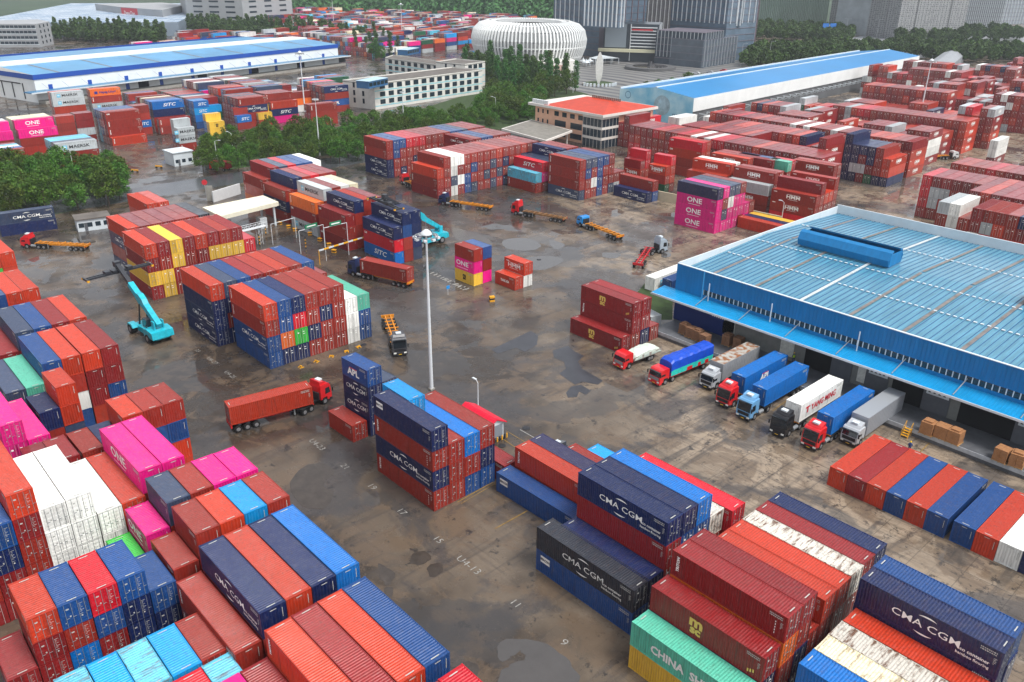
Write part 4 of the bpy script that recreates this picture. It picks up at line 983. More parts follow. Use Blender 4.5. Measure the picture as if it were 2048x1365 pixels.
# flat shelter in front
sh = thing('entrance_shelter', 'flat concrete shelter roof on slim posts before the orange office', 'shelter', (-225, 218, 0))
q = [at(u, v, 5.2) for u, v in ((1003, 258), (1063, 240), (1145, 262), (1092, 282))]
b = MB(); b.plan([(p.x+225, p.y-218) for p in q], 4.6, 5.3, bot=True); s_ = b.obj('roof_slab', TRIM, sh)
b = MB(); cx = sum(p.x for p in q)/4; cy = sum(p.y for p in q)/4; b.poly([(cx+(p.x-cx)*.95+225, cy+(p.y-cy)*.95-218, 5.305) for p in q]); b.obj('roof_felt', mat('grey_felt', (128, 124, 116), .8, noise=.3, scale=.4), s_)
for p in q: b = MB(); x, y = cx+(p.x-cx)*.85+225, cy+(p.y-cy)*.85-218; b.box(x-.2, x+.2, y-.2, y+.2, 0, 4.6); b.obj('post', TRIM, sh)
# --- low block hidden beside shelter, boundary wall, dock side wall
def long_wall(name, label, pts, h, t, m, cat='wall'):
    p0 = pts[0]; r = thing(name, label, cat, (p0[0], p0[1], 0)); 
    for (xa, ya), (xb, yb) in zip(pts, pts[1:]):
        d_ = Vector((xb-xa, yb-ya)).normalized()*t/2; n_ = Vector((-d_.y, d_.x)); b = MB()
        b.plan([(xa-p0[0]-n_.x, ya-p0[1]-n_.y), (xb-p0[0]-n_.x, yb-p0[1]-n_.y), (xb-p0[0]+n_.x, yb-p0[1]+n_.y), (xa-p0[0]+n_.x, ya-p0[1]+n_.y)], 0, h); b.obj('wall_panel', m, r)
    return r
BEIGE = mat('beige_render', (196, 184, 156), .8, noise=.15, scale=.5)
long_wall('boundary_wall', 'beige boundary wall between grey yard and stacks beyond', [(-152.5, 187.5), (-131, 190.2), (-106, 192.2)], 2.6, .4, BEIGE)
long_wall('gate_wall', 'white and grey wall beside the toll lane entrance', [tuple(at(u, v)[:2]) for u, v in ((427, 405), (481, 388))], 3.0, .4, mat('two_tone_wall', (206, 208, 208), .7, noise=.1))
long_wall('gate_wall', 'short grey slab wall behind the round traffic sign', [tuple(at(u, v)[:2]) for u, v in ((415, 402), (428, 402))], 4.2, .4, CONC)

# --- pale block in the trees, U shaped
PW = mat('pale_cyan_wall', (206, 222, 222), .7, noise=.12, scale=.3); PT = mat('aged_white_wall', (214, 212, 204), .7, noise=.15, scale=.4); FELT = mat('dark_roof_felt', (104, 98, 92), .85, noise=.35, scale=.3)
def wing(label, pc, pr, pl, z, cols, rows=3, winm=WIN):
    """a wing: pc the near corner, pr the far end of the long face, pl the left end; all at roof height"""
    pc, pr, pl = Vector(pc), Vector(pr), Vector(pl); w = pl-pc; r = thing('office_wing', label, 'building', (pc.x, pc.y, 0))
    C = [pc, pr, pr+w, pl]; L_ = [((p-pc).x, (p-pc).y) for p in C]
    b = MB(); b.plan(L_, 0, z, top=False); b.obj('wall', PT, r)
    b = MB(); b.plan(L_, z-.9, z-.5); b.obj('roof', FELT, r)
    dd = (pr-pc).normalized(); nw = Vector((dd.y, -dd.x)); L = (pr-pc).length
    for k in range(rows):
        b = MB(); o = nw*.05; z0 = z-2.9-k*3.3
        b.poly([(o.x, o.y, z0-.9), ((dd*L).x+o.x, (dd*L).y+o.y, z0-.9), ((dd*L).x+o.x, (dd*L).y+o.y, z0-.5), (o.x, o.y, z0-.5)]); b.obj('floor_band', mat('aqua_band', (136, 196, 204), .6), r)
    items = wall_windows(pc, pr, z-2.9-3.3*(rows-1), rows, cols, 3.1, 2.0, 3.3, 2.0, .08)+wall_windows(pl, pc, z-2.9-3.3*(rows-1), rows, 2, 1.2, 2.2, 3.3, 4, .08)
    generic_windows(r, winm, items)
    generic_windows(r, mat('aqua_panel', (160, 206, 212), .6), wall_windows(pc, pr, z-3.6-3.3*(rows-1), rows, cols, 2.1, .5, 3.3, 3.0, .085), 'spandrel')
    return r
wing('pale three storey block with aqua window bands, front wing', (-324, 215), (-333, 286), (-342, 210), 11.6, 13)
q1, q2, q3 = at(770, 115, 11), at(940, 138, 11), at(800, 100, 11)
wing('pale three storey block, rear wing with roof hut', (q1.x, q1.y), (q2.x, q2.y), (q1.x-9, q1.y+12), 11.0, 12)
wing('white stair block joining the two pale wings', (-343, 283), (-347, 300), (-362, 279), 13.5, 3)
for nm, (ua, va, ub, vb) in (('blue slatted roof cabin on the front pale wing', (738, 176, 776, 168)), ('blue slatted roof cabin on the rear pale wing', (815, 110, 838, 105))):
    pa, pb = at(ua, va, 11), at(ub, vb, 11); L = (pb-pa).length; an = math.atan2(pb.y-pa.y, pb.x-pa.x)
    r = thing('roof_cabin', nm, 'cabin', (pa.x, pa.y, 10.5), an)
    b = MB(); b.box(0, L, 0, 6.5, 0, 3.0); b.obj('wall', mat('cabin_blue', (44, 96, 140), .6, noise=.2, scale=1), r)
    b = MB(); b.box(-.2, L+.2, -.2, 6.7, 3.003, 3.15); b.obj('roof', mat('cabin_roof', (168, 196, 210), .5), r)
    for k in range(5): b = MB(); b.box(.3+k*L/5, .3+k*L/5+L/5-.5, -.05, -.003, .9, 2.4); b.obj('window', WIN, r)

# --- ribbed oval arena
ac = at(1056, 127); ar = thing('arena', 'oval arena wrapped in white curved ribs', 'arena', (ac.x, ac.y, 0))
RIB = mat('arena_rib_white', (236, 238, 236), .5); 
prof = [(34, 0), (37.5, 5), (40, 11), (40.6, 16), (39, 21.5), (35, 25), (29, 26.6), (24, 26.2), (20, 24.8)]
SXA, SYA = 1.0, .86
for i in range(96):
    a_ = 2*math.pi*i/96; M = Matrix.Diagonal((SXA, SYA, 1, 1)) @ Matrix.Rotation(a_, 4, 'Z')
    b = MB(); ins = [(x-1.1, z-.6 if z > 15 else z) for x, z in prof]; b.prism(prof+ins[::-1], -.42, .42, M)
    o = put('rib', b.mesh('rib', [RIB]), ar)
b = MB()
for (x0_, z0_), (x1_, z1_) in zip(prof, prof[1:]):
    for i in range(72):
        a0, a1 = 2*math.pi*i/72, 2*math.pi*(i+1)/72
        b.poly([((x-1.3)*math.cos(t)*SXA, (x-1.3)*math.sin(t)*SYA, z-.4) for x, z, t in ((x0_, z0_+.4, a0), (x0_, z0_+.4, a1), (x1_, z1_, a1), (x1_, z1_, a0))])
b.obj('inner_wall', mat('arena_grey', (158, 160, 160), .6, noise=.2, scale=.2), ar)
b = MB(); b.poly([(20*math.cos(2*math.pi*i/48)*SXA, 20*math.sin(2*math.pi*i/48)*SYA, 23.6) for i in range(48)]); b.obj('roof', mat('arena_roof', (214, 216, 216), .6), ar)
for z_, rr_ in ((6, 37.7), (12, 39.9)):
    b = MB()
    for i in range(72):
        a0, a1 = 2*math.pi*i/72, 2*math.pi*(i+1)/72; b.poly([(rr_*math.cos(t)*SXA, rr_*math.sin(t)*SYA, z) for z, t in ((z_, a0), (z_, a1), (z_+.5, a1), (z_+.5, a0))])
    b.obj('hoop', RIB, ar)
pa, pb, pc_ = at(1080, 148), at(1153, 142), at(1120, 128)
en = thing('entrance_block', 'low white entrance hall at the foot of the ribbed arena', 'building', (pa.x, pa.y, 0))
b = MB(); b.plan([(0, 0), (pb.x-pa.x, pb.y-pa.y), (pb.x-pa.x-16, pb.y-pa.y+8), (-16, 8)], 0, 6); b.obj('wall', PT, en)
dv = (pb-pa).normalized(); generic_windows(en, mat('poster_pink', (206, 170, 160), .7, noise=.3, scale=.5), wall_windows((pa.x, pa.y), (pb.x, pb.y), .6, 1, 3, 5.5, 3.6, 1, 8, .06), 'poster')

# --- towers and blocks at the top
FIN = mat('white_fin', (222, 226, 228), .5); CURT = mat('curtain_glass', (98, 116, 132), .18, noise=.35, scale=.12, spec=.6); PURP = mat('purple_stone', (104, 98, 108), .6, noise=.2, scale=.2)
def tower(label, p, q, depth, h, nfin, z0=0, wallm=CURT, finm=FIN, side=None, bands=True, name='tower_block', cat='tower', fin=.35, fz=None):
    p, q = Vector(p), Vector(q); dd = (q-p).normalized(); nn_ = Vector((-dd.y, dd.x)); L = (q-p).length; nw = -nn_
    r = thing(name, label, cat, (p.x, p.y, 0))
    def pt(s, t): v = dd*s+nn_*t; return (v.x, v.y)
    b = MB(); b.plan([pt(0, 0), pt(L, 0), pt(L, depth), pt(0, depth)], z0, h); b.obj('wall', wallm, r)
    for k in range(nfin):
        s = (k+.5)*L/nfin; b = MB(); b.plan([pt(s-fin/2, -.7), pt(s+fin/2, -.7), pt(s+fin/2, -.005), pt(s-fin/2, -.005)], fz or z0+.5, h); b.obj('fin', finm, r)
    ns = max(2, int(nfin*depth/L*.7))
    for k in range(ns):
        s = (k+.5)*depth/ns; b = MB(); b.plan([pt(L+.005, s-fin/2), pt(L+.7, s-fin/2), pt(L+.7, s+fin/2), pt(L+.005, s+fin/2)], fz or z0+.5, h); b.obj('fin', side or finm, r)
    if bands:
        k = z0+4.0
        while k < h: b = MB(); b.plan([pt(-.02, -.25), pt(L+.25, -.25), pt(L+.25, depth), pt(-.02, depth)], k, k+.35, bot=True); b.obj('floor_line', PURP, r); k += 4.2
    return r
def T(u, v, z=0): p = at(u, v, z); return (p.x, p.y)
tower('dark glass tower with white fins, left of the pair', T(1105, 105), T(1238, 118), 30, 95, 14, fz=22, side=mat('mauve_fin', (128, 112, 118), .6))
tower('purple stone side wing of the left tower', T(1240, 117), T(1284, 100), 16, 95, 8, wallm=PURP, finm=mat('mauve_fin', (128, 112, 118), .6))
tower('projecting bright glass bay on the left tower', T(1162, 122), T(1232, 128), 8, 92, 9, z0=22, bands=True, fin=.6)
tower('dark glass tower with white fins, right of the pair', T(1335, 112), T(1445, 124), 34, 95, 12, fz=24)
tower('projecting bright glass bay on the right tower', T(1393, 118), T(1470, 122), 8, 92, 9, z0=22, fin=.6)
tower('purple stone tower side at right with thin fins', T(1472, 118), T(1508, 102), 20, 95, 9, wallm=PURP, finm=mat('mauve_fin', (128, 112, 118), .6))
tower('dark podium block with vertical fins beside the fountain', T(1308, 128), T(1402, 136), 30, 21, 13, bands=True, fin=.22, fz=5, finm=mat('grey_fin', (170, 176, 180), .5), wallm=mat('podium_dark', (58, 68, 80), .25, noise=.3, scale=.3))
tower('glassy grey lobby block right of the finned podium', T(1402, 137), T(1470, 126), 24, 17, 12, bands=True, fin=.2, finm=mat('grey_fin', (170, 176, 180), .5), wallm=mat('lobby_glass', (86, 96, 106), .2, noise=.3, scale=.2))
hb = tower('dark podium with large grey screen and white louvres', T(1205, 122), T(1312, 126), 26, 24, 1, bands=False, wallm=mat('podium_slate', (52, 60, 68), .3))
pa, pb = Vector(T(1205, 122)), Vector(T(1312, 126)); dd = (pb-pa).normalized(); nw = Vector((dd.y, -dd.x))
def on_front(name, s0, s1, z0_, z1_, m, out, par=hb):
    b = MB(); a_ = dd*s0; c_ = dd*s1; o1, o0 = nw*out, nw*.004
    b.plan([(a_+o1).to_tuple(), (c_+o1).to_tuple(), (c_+o0).to_tuple(), (a_+o0).to_tuple()], z0_, z1_, bot=True); return b.obj(name, m, par)
LF = (pb-pa).length
on_front('screen', 1, LF*.42, 9, 23.8, mat('screen_grey', (124, 134, 142), .5), .6)
for k in range(7): on_front('louvre', LF*.5, LF*.98, 9.6+k*2.0, 10.1+k*2.0, FIN, .8)
on_front('red_lettering', LF*.52, LF*.9, 20.0, 20.9, mat('sign_red', (190, 40, 50), .5), 1.0)
on_front('canopy_band', -3, LF+1, 6.3, 8.2, mat('cream_band', (200, 196, 166), .6), 3.0)
gs = T(1868, 152); ge = T(1905, 122); L = (Vector(ge)-Vector(gs)).length; r = thing('grey_shed', 'grey curved roof shed at the far end of the blue roofed shed', 'shed', (gs[0], gs[1], 0), math.atan2(ge[1]-gs[1], ge[0]-gs[0]))
b = MB(); b.prism([(-7, 0), (-7, 5), (-4, 7.5), (0, 8.5), (4, 7.5), (7, 5), (7, 0)], -L, 0, Matrix.Rotation(math.radians(90), 4, 'Z')); b.obj('shell', mat('shed_grey', (142, 146, 150), .5, noise=.2, scale=.3), r)
# tents, sculpture, fountain on the plaza
pt = at(1208, 128); tn = thing('marquee', 'long white marquee tent before the dark podium', 'tent', (pt.x, pt.y, 0), math.radians(72))
b = MB(); b.prism([(-9, 3.6), (0, 5.2), (9, 3.6)], -4, 4, Matrix.Rotation(math.radians(90), 4, 'Z') if False else None); b.obj('roof', WHITE_P, tn)
for x in (-8.8, -3, 3, 8.8):
    for y in (-3.8, 3.8): b = MB(); b.box(x-.1, x+.1, y-.1, y+.1, 0, 3.6); b.obj('post', WHITE_P, tn)
for k, (u, v) in enumerate(((1166, 131), (1172, 134), (1179, 131))):
    p = at(u, v); t_ = thing('tent', 'small peaked white tent beside the arena, %s' % ('left', 'middle', 'right')[k], 'tent', (p.x, p.y, 0), 0, 'peaked tents by the arena')
    b = MB()
    for i in range(4):
        c1 = [(-2, -2), (2, -2), (2, 2), (-2, 2)][i]; c2 = [(2, -2), (2, 2), (-2, 2), (-2, -2)][i]; b.poly([c1+(2.6,), c2+(2.6,), (c2[0]*.25, c2[1]*.25, 3.6), (c1[0]*.25, c1[1]*.25, 3.6)]); b.poly([(c1[0]*.25, c1[1]*.25, 3.6), (c2[0]*.25, c2[1]*.25, 3.6), (0, 0, 5)])
    b.obj('roof', WHITE_P, t_)
    for x in (-1.9, 1.9):
        for y in (-1.9, 1.9): b = MB(); b.box(x-.05, x+.05, y-.05, y+.05, 0, 2.6); b.obj('post', WHITE_P, t_)
p = at(1197, 170); sc_ = thing('sculpture', 'tall white leaf shaped sculpture on a round planter', 'sculpture', (p.x, p.y, 0), math.radians(40))
b = MB(); rings = [(.5, .8), (1.6, 4), (2.0, 8), (1.9, 12), (1.2, 15), (.3, 17)]
for (ra, za), (rb, zb) in zip([(.4, 0)]+rings, rings): b.poly([(-ra, -.3, za), (ra, -.3, za), (rb, -.3, zb), (-rb, -.3, zb)]); b.poly([(ra, .3, za), (-ra, .3, za), (-rb, .3, zb), (rb, .3, zb)]); b.poly([(ra, -.3, za), (ra, .3, za), (rb, .3, zb), (rb, -.3, zb)]); b.poly([(-ra, .3, za), (-ra, -.3, za), (-rb, -.3, zb), (-rb, .3, zb)])
b.obj('blade', mat('sculpture_white', (222, 220, 214), .5, noise=.15, scale=1), sc_)
b = MB(); b.tube((0, 0, 0), (0, 0, .8), 9, 9, 32); b.obj('planter', CONC, sc_); b = MB(); b.tube((0, 0, .8), (0, 0, .9), 8.2, 8.2, 32); b.obj('lawn', GRASS, sc_)
b = MB()
for k in range(11): a_ = math.radians(-140+k*13); b.cbox(9.6*math.cos(a_), 9.6*math.sin(a_), .9, 1.2, 1.2, 1.6)
b.obj('letter_blocks', WHITE_P, sc_)
p = at(1300, 138); fo = thing('fountain', 'round plaza fountain with stone rim and central rock', 'fountain', (p.x, p.y, 0))
b = MB(); b.tube((0, 0, 0), (0, 0, 1.6), 16, 16, 40); b.obj('rim', mat('granite', (92, 92, 92), .6, noise=.3), fo); b = MB(); b.tube((0, 0, 1.6), (0, 0, 1.7), 11, 11, 40); b.obj('water', PUD, fo)
b = MB(); b.tube((0, 0, 1.7), (.5, 0, 4.5), 2.5, .8, 7); b.tube((1.5, 1, 1.7), (2, 1.5, 3.4), 1.5, .5, 6); b.obj('rock', DARK, fo)
# top right blocks
tower('green glass office block at top right', T(1512, 60), T(1652, 50), 60, 80, 40, wallm=mat('green_glass', (92, 112, 104), .2, noise=.2, scale=.05), finm=mat('fin_olive', (120, 132, 122), .5), fin=.3, bands=False, name='office_block', cat='building')
def lattice():
    m, n, l, bb = nodes('triangle_lattice'); t = n.new('ShaderNodeNewGeometry'); v = n.new('ShaderNodeTexVoronoi'); v.inputs['Scale'].default_value = .62; v.inputs['Randomness'].default_value = .35; v.feature = 'DISTANCE_TO_EDGE'; l.new(t.outputs['Position'], v.inputs['Vector'])
    r = n.new('ShaderNodeValToRGB'); l.new(v.outputs[0], r.inputs[0]); r.color_ramp.elements[0].position = .10; r.color_ramp.elements[1].position = .22; r.color_ramp.elements[0].color = lin((150, 152, 152)); r.color_ramp.elements[1].color = lin((88, 88, 90))
    l.new(r.outputs[0], bb.inputs['Base Color']); bb.inputs['Roughness'].default_value = .6; return m
LAT = lattice()
tower('grey lattice clad block at top right', T(1655, 62), T(1790, 80), 70, 90, 3, wallm=LAT, bands=False, name='office_block', cat='building', finm=mat('lattice_edge', (140, 142, 142), .6))
tower('pale lattice clad block with slanting beam', T(1796, 76), T(1880, 60), 60, 90, 4, wallm=mat('pale_lattice', (150, 158, 162), .5, noise=.3, scale=.1), bands=False, name='office_block', cat='building')
tower('stepped silver block at the top right corner', T(1885, 56), T(2000, 60), 50, 42, 30, wallm=mat('silver_glass', (140, 150, 156), .3, noise=.2, scale=.1), fin=.4, name='office_block', cat='building')
tower('hazy grey block at the far right corner', T(2004, 50), T(2120, 44), 60, 90, 20, wallm=mat('hazy_grey', (132, 142, 150), .4, noise=.2, scale=.1), name='office_block', cat='building')
tower('grey block between the two dark towers', T(1280, 84), T(1345, 86), 24, 34, 8, wallm=mat('mid_grey', (108, 108, 110), .6, noise=.2, scale=.3), name='office_block', cat='building')
# top left: grey slab block, blue roofed halls, small grey block
GB = mat('grey_render', (156, 158, 160), .7, noise=.12, scale=.1)
p, q = T(378, 57), T(490, 60); r = thing('office_block', 'tall grey slab block with strip windows at top left', 'building', (p[0], p[1], 0)); pv, qv = Vector(p), Vector(q); q2v = Vector(T(588, 52))
b = MB(); back = (q2v-qv); b.plan([(0, 0), tuple(qv-pv), tuple(q2v-pv), tuple(q2v-pv+Vector((-40, 10))), (-60, 20)], 0, 70); b.obj('wall', GB, r)
generic_windows(r, WIN, wall_windows(p, q, 5, 12, 3, 9.5, 1.5, 4.6, 4, .1)+wall_windows(q, tuple(q2v), 5, 12, 3, 9.0, 1.6, 4.6, 3, .1))
p, q = T(0, 95), T(82, 95); r = thing('office_block', 'low grey block with white window frames at left edge', 'building', (p[0], p[1], 0)); pv, qv = Vector(p), Vector(q); q2v = Vector(T(108, 88))
b = MB(); b.plan([(0, 0), tuple(qv-pv), tuple(q2v-pv), tuple(q2v-pv+Vector((-30, 0))), (-40, 0)], 0, 16); b.obj('wall', GB, r)
generic_windows(r, WIN, wall_windows(p, q, 2, 4, 9, 2.6, 2.0, 3.7, 1, .1)+wall_windows(q, tuple(q2v), 2, 4, 3, 2.2, 2.0, 3.7, 2, .1)); generic_windows(r, WHITE_P, wall_windows(p, q, 1.6, 4, 9, 3.6, .5, 3.7, 1, .14), 'sill')
p, q = T(-60, 75), T(360, 72); pv, qv = Vector(p), Vector(q); r = thing('logistics_hall', 'vast hall with patchy blue and white roof at top left', 'warehouse', (p[0], p[1], 0)); dd = (qv-pv).normalized(); nb = Vector((-dd.y, dd.x)); L = (qv-pv).length
b = MB(); b.plan([(0, 0), tuple(dd*L), tuple(dd*L+nb*330), tuple(nb*330)], 0, 11, top=False); b.obj('wall', mat('hall_wall', (128, 142, 156), .6, noise=.15, scale=.05), r)
def hallroof():
    m, n, l, bb = nodes('hall_roof'); t = n.new('ShaderNodeNewGeometry'); mp = n.new('ShaderNodeMapping'); mp.inputs['Rotation'].default_value = (0, 0, -math.atan2(dd.y, dd.x)); l.new(t.outputs['Position'], mp.inputs[0])
    br = n.new('ShaderNodeTexBrick'); br.inputs['Scale'].default_value = .045; br.inputs['Mortar Size'].default_value = .02; br.inputs['Color1'].default_value = lin((196, 204, 210)); br.inputs['Color2'].default_value = lin((104, 136, 164)); br.inputs['Mortar'].default_value = lin((70, 104, 140)); l.new(mp.outputs[0], br.inputs['Vector'])
    l.new(br.outputs[0], bb.inputs['Base Color']); bb.inputs['Roughness'].default_value = .4; return m
b = MB(); b.poly([(0, 0, 11.01), tuple(dd*L)+(11.01,), tuple(dd*L+nb*330)+(11.01,), tuple(nb*330)+(11.01,)]); b.obj('roof', hallroof(), r)
generic_windows(r, DARK_IN, wall_windows(p, q, 3, 1, 16, 9, 2.5, 1, 10, .1))
p, q = T(246, 52), T(330, 60); pv, qv = Vector(p), Vector(q)
r = thing('logistics_hall', 'grey hall wall with windows and red billboard, top left', 'warehouse', (p[0], p[1], 0)); b = MB(); b.plan([(0, 0), tuple(qv-pv), tuple(Vector(T(376, 46))-pv), tuple(Vector(T(376, 46))-pv+Vector((-60, 0))), (-70, 0)], 0, 17); b.obj('wall', GB, r)
generic_windows(r, WIN, wall_windows(q, T(376, 46), 4, 2, 4, 6, 1.8, 5, 3, .1))
b = MB(); M_ = Matrix.Translation((0, 0, 0)); dd2 = (qv-pv).normalized(); n2 = Vector((dd2.y, -dd2.x)); o_ = n2*.3
b.plan([tuple(dd2*2+o_), tuple(dd2*30+o_), tuple(dd2*30), tuple(dd2*2)], 6, 16.5); bb_ = b.obj('billboard', mat('billboard_red', (190, 60, 70), .6), r)
Mx = Matrix(((dd2.x, -n2.x, 0, o_.x), (dd2.y, -n2.y, 0, o_.y), (0, 0, 1, 0), (0, 0, 0, 1))); b = MB(); letters(b, 'Dww Dae', 5.0, 16, 12, -.05, .9, .05, M=Mx); b.obj('billboard_lettering', WHITE, bb_)
# ------------------------------------------------------------------ lorries
def car_paint(name, rgb): return mat('paint_'+name, rgb, .3, coat=.6, noise=.06, scale=1)
RUB = mat('tyre_rubber', (20, 20, 21), .85); RIMM = mat('wheel_rim', (150, 150, 152), .4, metal=.5)
LAMP = mat('lamp_glass', (230, 230, 222), .2); REDL = mat('tail_lamp_red', (170, 14, 20), .3); PLATE = mat('number_plate_yellow', (214, 170, 40), .5)
_w = {}
def wheel(parent, x, y, r=.5, w=.3):
    k = (r, w)
    if k not in _w:
        b = MB(); b.tube((0, -w/2, 0), (0, w/2, 0), r, r, 18); t = b.mesh('wheel', [RUB])
        b = MB(); b.tube((0, -w/2-.012, 0), (0, w/2+.012, 0), r*.58, r*.58, 12); b.tube((0, -w/2-.05, 0), (0, w/2+.05, 0), r*.22, r*.22, 8); _w[k] = (t, b.mesh('rim', [RIMM]))
    o = put('wheel', _w[k][0], parent, (x, y, r)); put('rim', _w[k][1], o)
def cab(root, pm, high=True, dark_front=True, spoiler=True, rigid=False, visor=True):
    h = 3.35 if high else 2.75; b = MB()
    b.prism([(0.0, .75), (.0, 1.55), (.22, h-.45), (.5, h-.08), (.9, h), (2.15, h), (2.22, h-.3), (2.22, 1.0), (1.95, .95), (1.85, 1.2), (1.0, 1.2), (.85, .6), (.1, .5)], -1.2, 1.2)
    if spoiler: b.prism([(.75, h+.002), (1.1, h+.35), (2.1, h+.62), (2.15, h+.002)], -1.0, 1.0)
    c = b.obj('cab', pm, root)
    g = MB(); g.prism([(-.012, 1.62), (.2, h-.52), (.24, h-.50), (.03, 1.62)], -1.08, 1.08); g.obj('windscreen', GLASS, c)
    for s in (-1, 1):
        g = MB(); g.prism([(.28, 1.65), (.42, h-.75), (1.25, h-.72), (1.3, 1.65)], s*1.2-.012, s*1.2+.012); g.obj('side_window', GLASS, c)
        m = MB(); m.box(-.12, -.02, s*1.38-.09, s*1.38+.09, 1.75, 2.35); m.box(-.05, .1, min(s*1.2, s*1.4), max(s*1.2, s*1.4), 2.3, 2.34); m.obj('wing_mirror', BLACK, c)
        l = MB(); l.box(-.06, .02, s*.88-.22, s*.88+.22, .62, .85); l.obj('headlight', LAMP, c)
    g = MB(); g.box(-.035, .0, -.95, .95, .98, 1.5); 
    for k in range(3): g.box(-.06, -.036, -.9, .9, 1.04+k*.16, 1.1+k*.16)
    g.obj('grille', DARK if dark_front else STEEL, c)
    g = MB(); g.box(-.05, .5, -1.22, 1.22, .35, .75); g.obj('bumper', DARK if dark_front else pm, c)
    g = MB(); g.box(-.075, -.052, -.26, .26, .42, .54); g.obj('number_plate', PLATE, c)
    if visor: g = MB(); g.box(-.02, .3, -1.12, 1.12, h-.42, h-.30); g.obj('sun_visor', GLASS, c)
    for k in range(4): pass
    if spoiler:
        g = MB(); g.box(1.0, 1.7, -.45, .45, h+.42, h+.64); g.obj('roof_hatch', WHITE_P, c)
    return c
def tractor(root, pm, high=True, dark_front=True, spoiler=True, axles=2):
    cab(root, pm, high, dark_front, spoiler)
    b = MB(); b.box(1.2, 6.4, -.45, -.25, .75, 1.02); b.box(1.2, 6.4, .25, .45, .75, 1.02)
    for x in (2.6, 3.8, 5.0, 6.2): b.box(x, x+.12, -.25, .25, .8, .97)
    b.box(4.0, 5.4, -.5, .5, 1.02, 1.14); b.obj('chassis', DARK, root)
    b = MB(); b.tube((2.5, -1.0, .75), (3.7, -1.0, .75), .3, n=10); b.obj('fuel_tank', STEEL, root)
    b = MB(); b.box(2.25, 2.5, -.9, .9, 1.0, 2.2); b.obj('air_unit', DARK, root)
    for s in (-1, 1):
        wheel(root, 1.42, s*1.05, .52, .3)
        for x in ((4.3, 5.6) if axles == 2 else (5.0,)): wheel(root, x, s*.95, .52, .55)
        b = MB(); b.box(3.7, 6.2, s*.95-.3, s*.95+.3, 1.09, 1.12); b.obj('mudguard', BLACK, root)
def skeletal(root, cm, x0=3.4, L=12.4, bed=1.38):
    b = MB(); x1 = x0+L
    for s in (-1, 1):
        b.prism([(x0, bed-.22), (x0, bed), (x1, bed), (x1, bed-.22), (x1-1, bed-.42), (x0+3.4, bed-.5), (x0+2.9, bed-.22)], s*.5-.09, s*.5+.09)
    for k in range(9):
        x = x0+.1+k*(L-.25)/8; w = 1.2 if k in (0, 4, 8) else .9; b.box(x, x+.16, -w, w, bed-.14, bed+.015)
    b.box(x1-.2, x1, -1.2, 1.2, bed-.5, bed+.02)
    fr = b.obj('trailer_frame', cm, root)
    for s in (-1, 1):
        for x in (x1-3.6, x1-2.3, x1-1.0): wheel(root, x, s*.98, .5, .5)
        b = MB(); b.box(x0+2.9, x0+3.1, s*.75-.08, s*.75+.08, .15, bed-.2); b.obj('landing_leg', STEEL, root)
        b = MB(); b.box(x1, x1+.04, s*.95-.22, s*.95+.22, bed-.45, bed-.28); b.obj('tail_lamp', REDL, root)
def heading(pf, pr): return math.degrees(math.atan2(pr.y-pf.y, pr.x-pf.x))
def skel_truck(label, front, rear, pm, cm, high=False, bend=0, **k):
    """front, rear: photo pixels of the cab front and the trailer tail at ground level"""
    pf, pr = at(*front), at(*rear); a = heading(pf, pr)
    r = thing('container_lorry', label, 'lorry', pf, math.radians(a)); 
    if bend == 0: tractor(r, pm, high, **k); skeletal(r, cm)
    else:
        # the tractor turned against its trailer: draw the trailer, then turn the tractor's parts about the coupling
        skeletal(r, cm); before = set(r.children); tractor(r, pm, high, **k)
        Mx = Matrix.Translation((4.8, 0, 0)) @ Matrix.Rotation(math.radians(bend), 4, 'Z') @ Matrix.Translation((-4.8, 0, 0))
        for o in r.children:
            if o not in before: o.matrix_basis = Mx @ o.matrix_basis
    return r, pf, a
def cargo(label, pf, a, col, logo='', L=L40, x0=3.55, z=1.40, h=2.85, door='n', flipd=False):
    M = Matrix.Translation(pf) @ Matrix.Rotation(math.radians(a), 4, 'Z') @ Matrix.Translation((x0, -CW/2, z))
    if flipd: M = M @ Matrix.Translation((L, CW, 0)) @ Matrix.Rotation(math.pi, 4, 'Z')
    b = dict(M=M, L=L, h=h, col=col, logo=logo, door='n' if not flipd else 'f', ax=0, phrase='', j=0, k=0, n=1, nc=1, lod=0)
    r = make_container(b); r['label'] = label; r['group'] = 'containers riding on lorries'; return r
RED = car_paint('red', (206, 22, 30)); NAVY = car_paint('navy', (30, 44, 84)); LBLUE = car_paint('light_blue', (104, 160, 204)); BLK = car_paint('black', (24, 24, 28)); SILV = car_paint('silver', (176, 180, 184)); SKYB = car_paint('sky', (30, 140, 214)); WHT = car_paint('white', (222, 224, 224)); PGREY = car_paint('pale_grey', (160, 174, 186)); DGREY = car_paint('dark_grey', (66, 66, 70))
skel_truck('dark blue tractor pulling an empty orange skeletal trailer before the long stack', (881, 408), (988, 423), NAVY, CHASSIS_Y)
skel_truck('red high cab tractor with a worn empty skeletal trailer', (1027, 427), (1131, 446), RED, mat('chassis_worn', (150, 108, 66), .6, noise=.4, scale=2), True)
skel_truck('sky blue low cab tractor pulling an empty orange skeletal trailer', (1160, 450), (1256, 488), SKYB, CHASSIS_Y, False, spoiler=False)
skel_truck('pale grey tractor bent round its empty red skeletal trailer', (1303, 497), (1273, 542), PGREY, CHASSIS_R, True, bend=-42)
skel_truck('dark grey tractor with empty orange skeletal trailer beside door stack', (801, 714), (772, 634), DGREY, CHASSIS_Y, True)
skel_truck('red tractor with empty orange trailer at left by the old containers', (50, 494), (168, 500), RED, CHASSIS_Y, False)
skel_truck('red cab and empty orange trailer beyond the toll lane stack', (806, 366), (866, 394), RED, CHASSIS_Y, False)
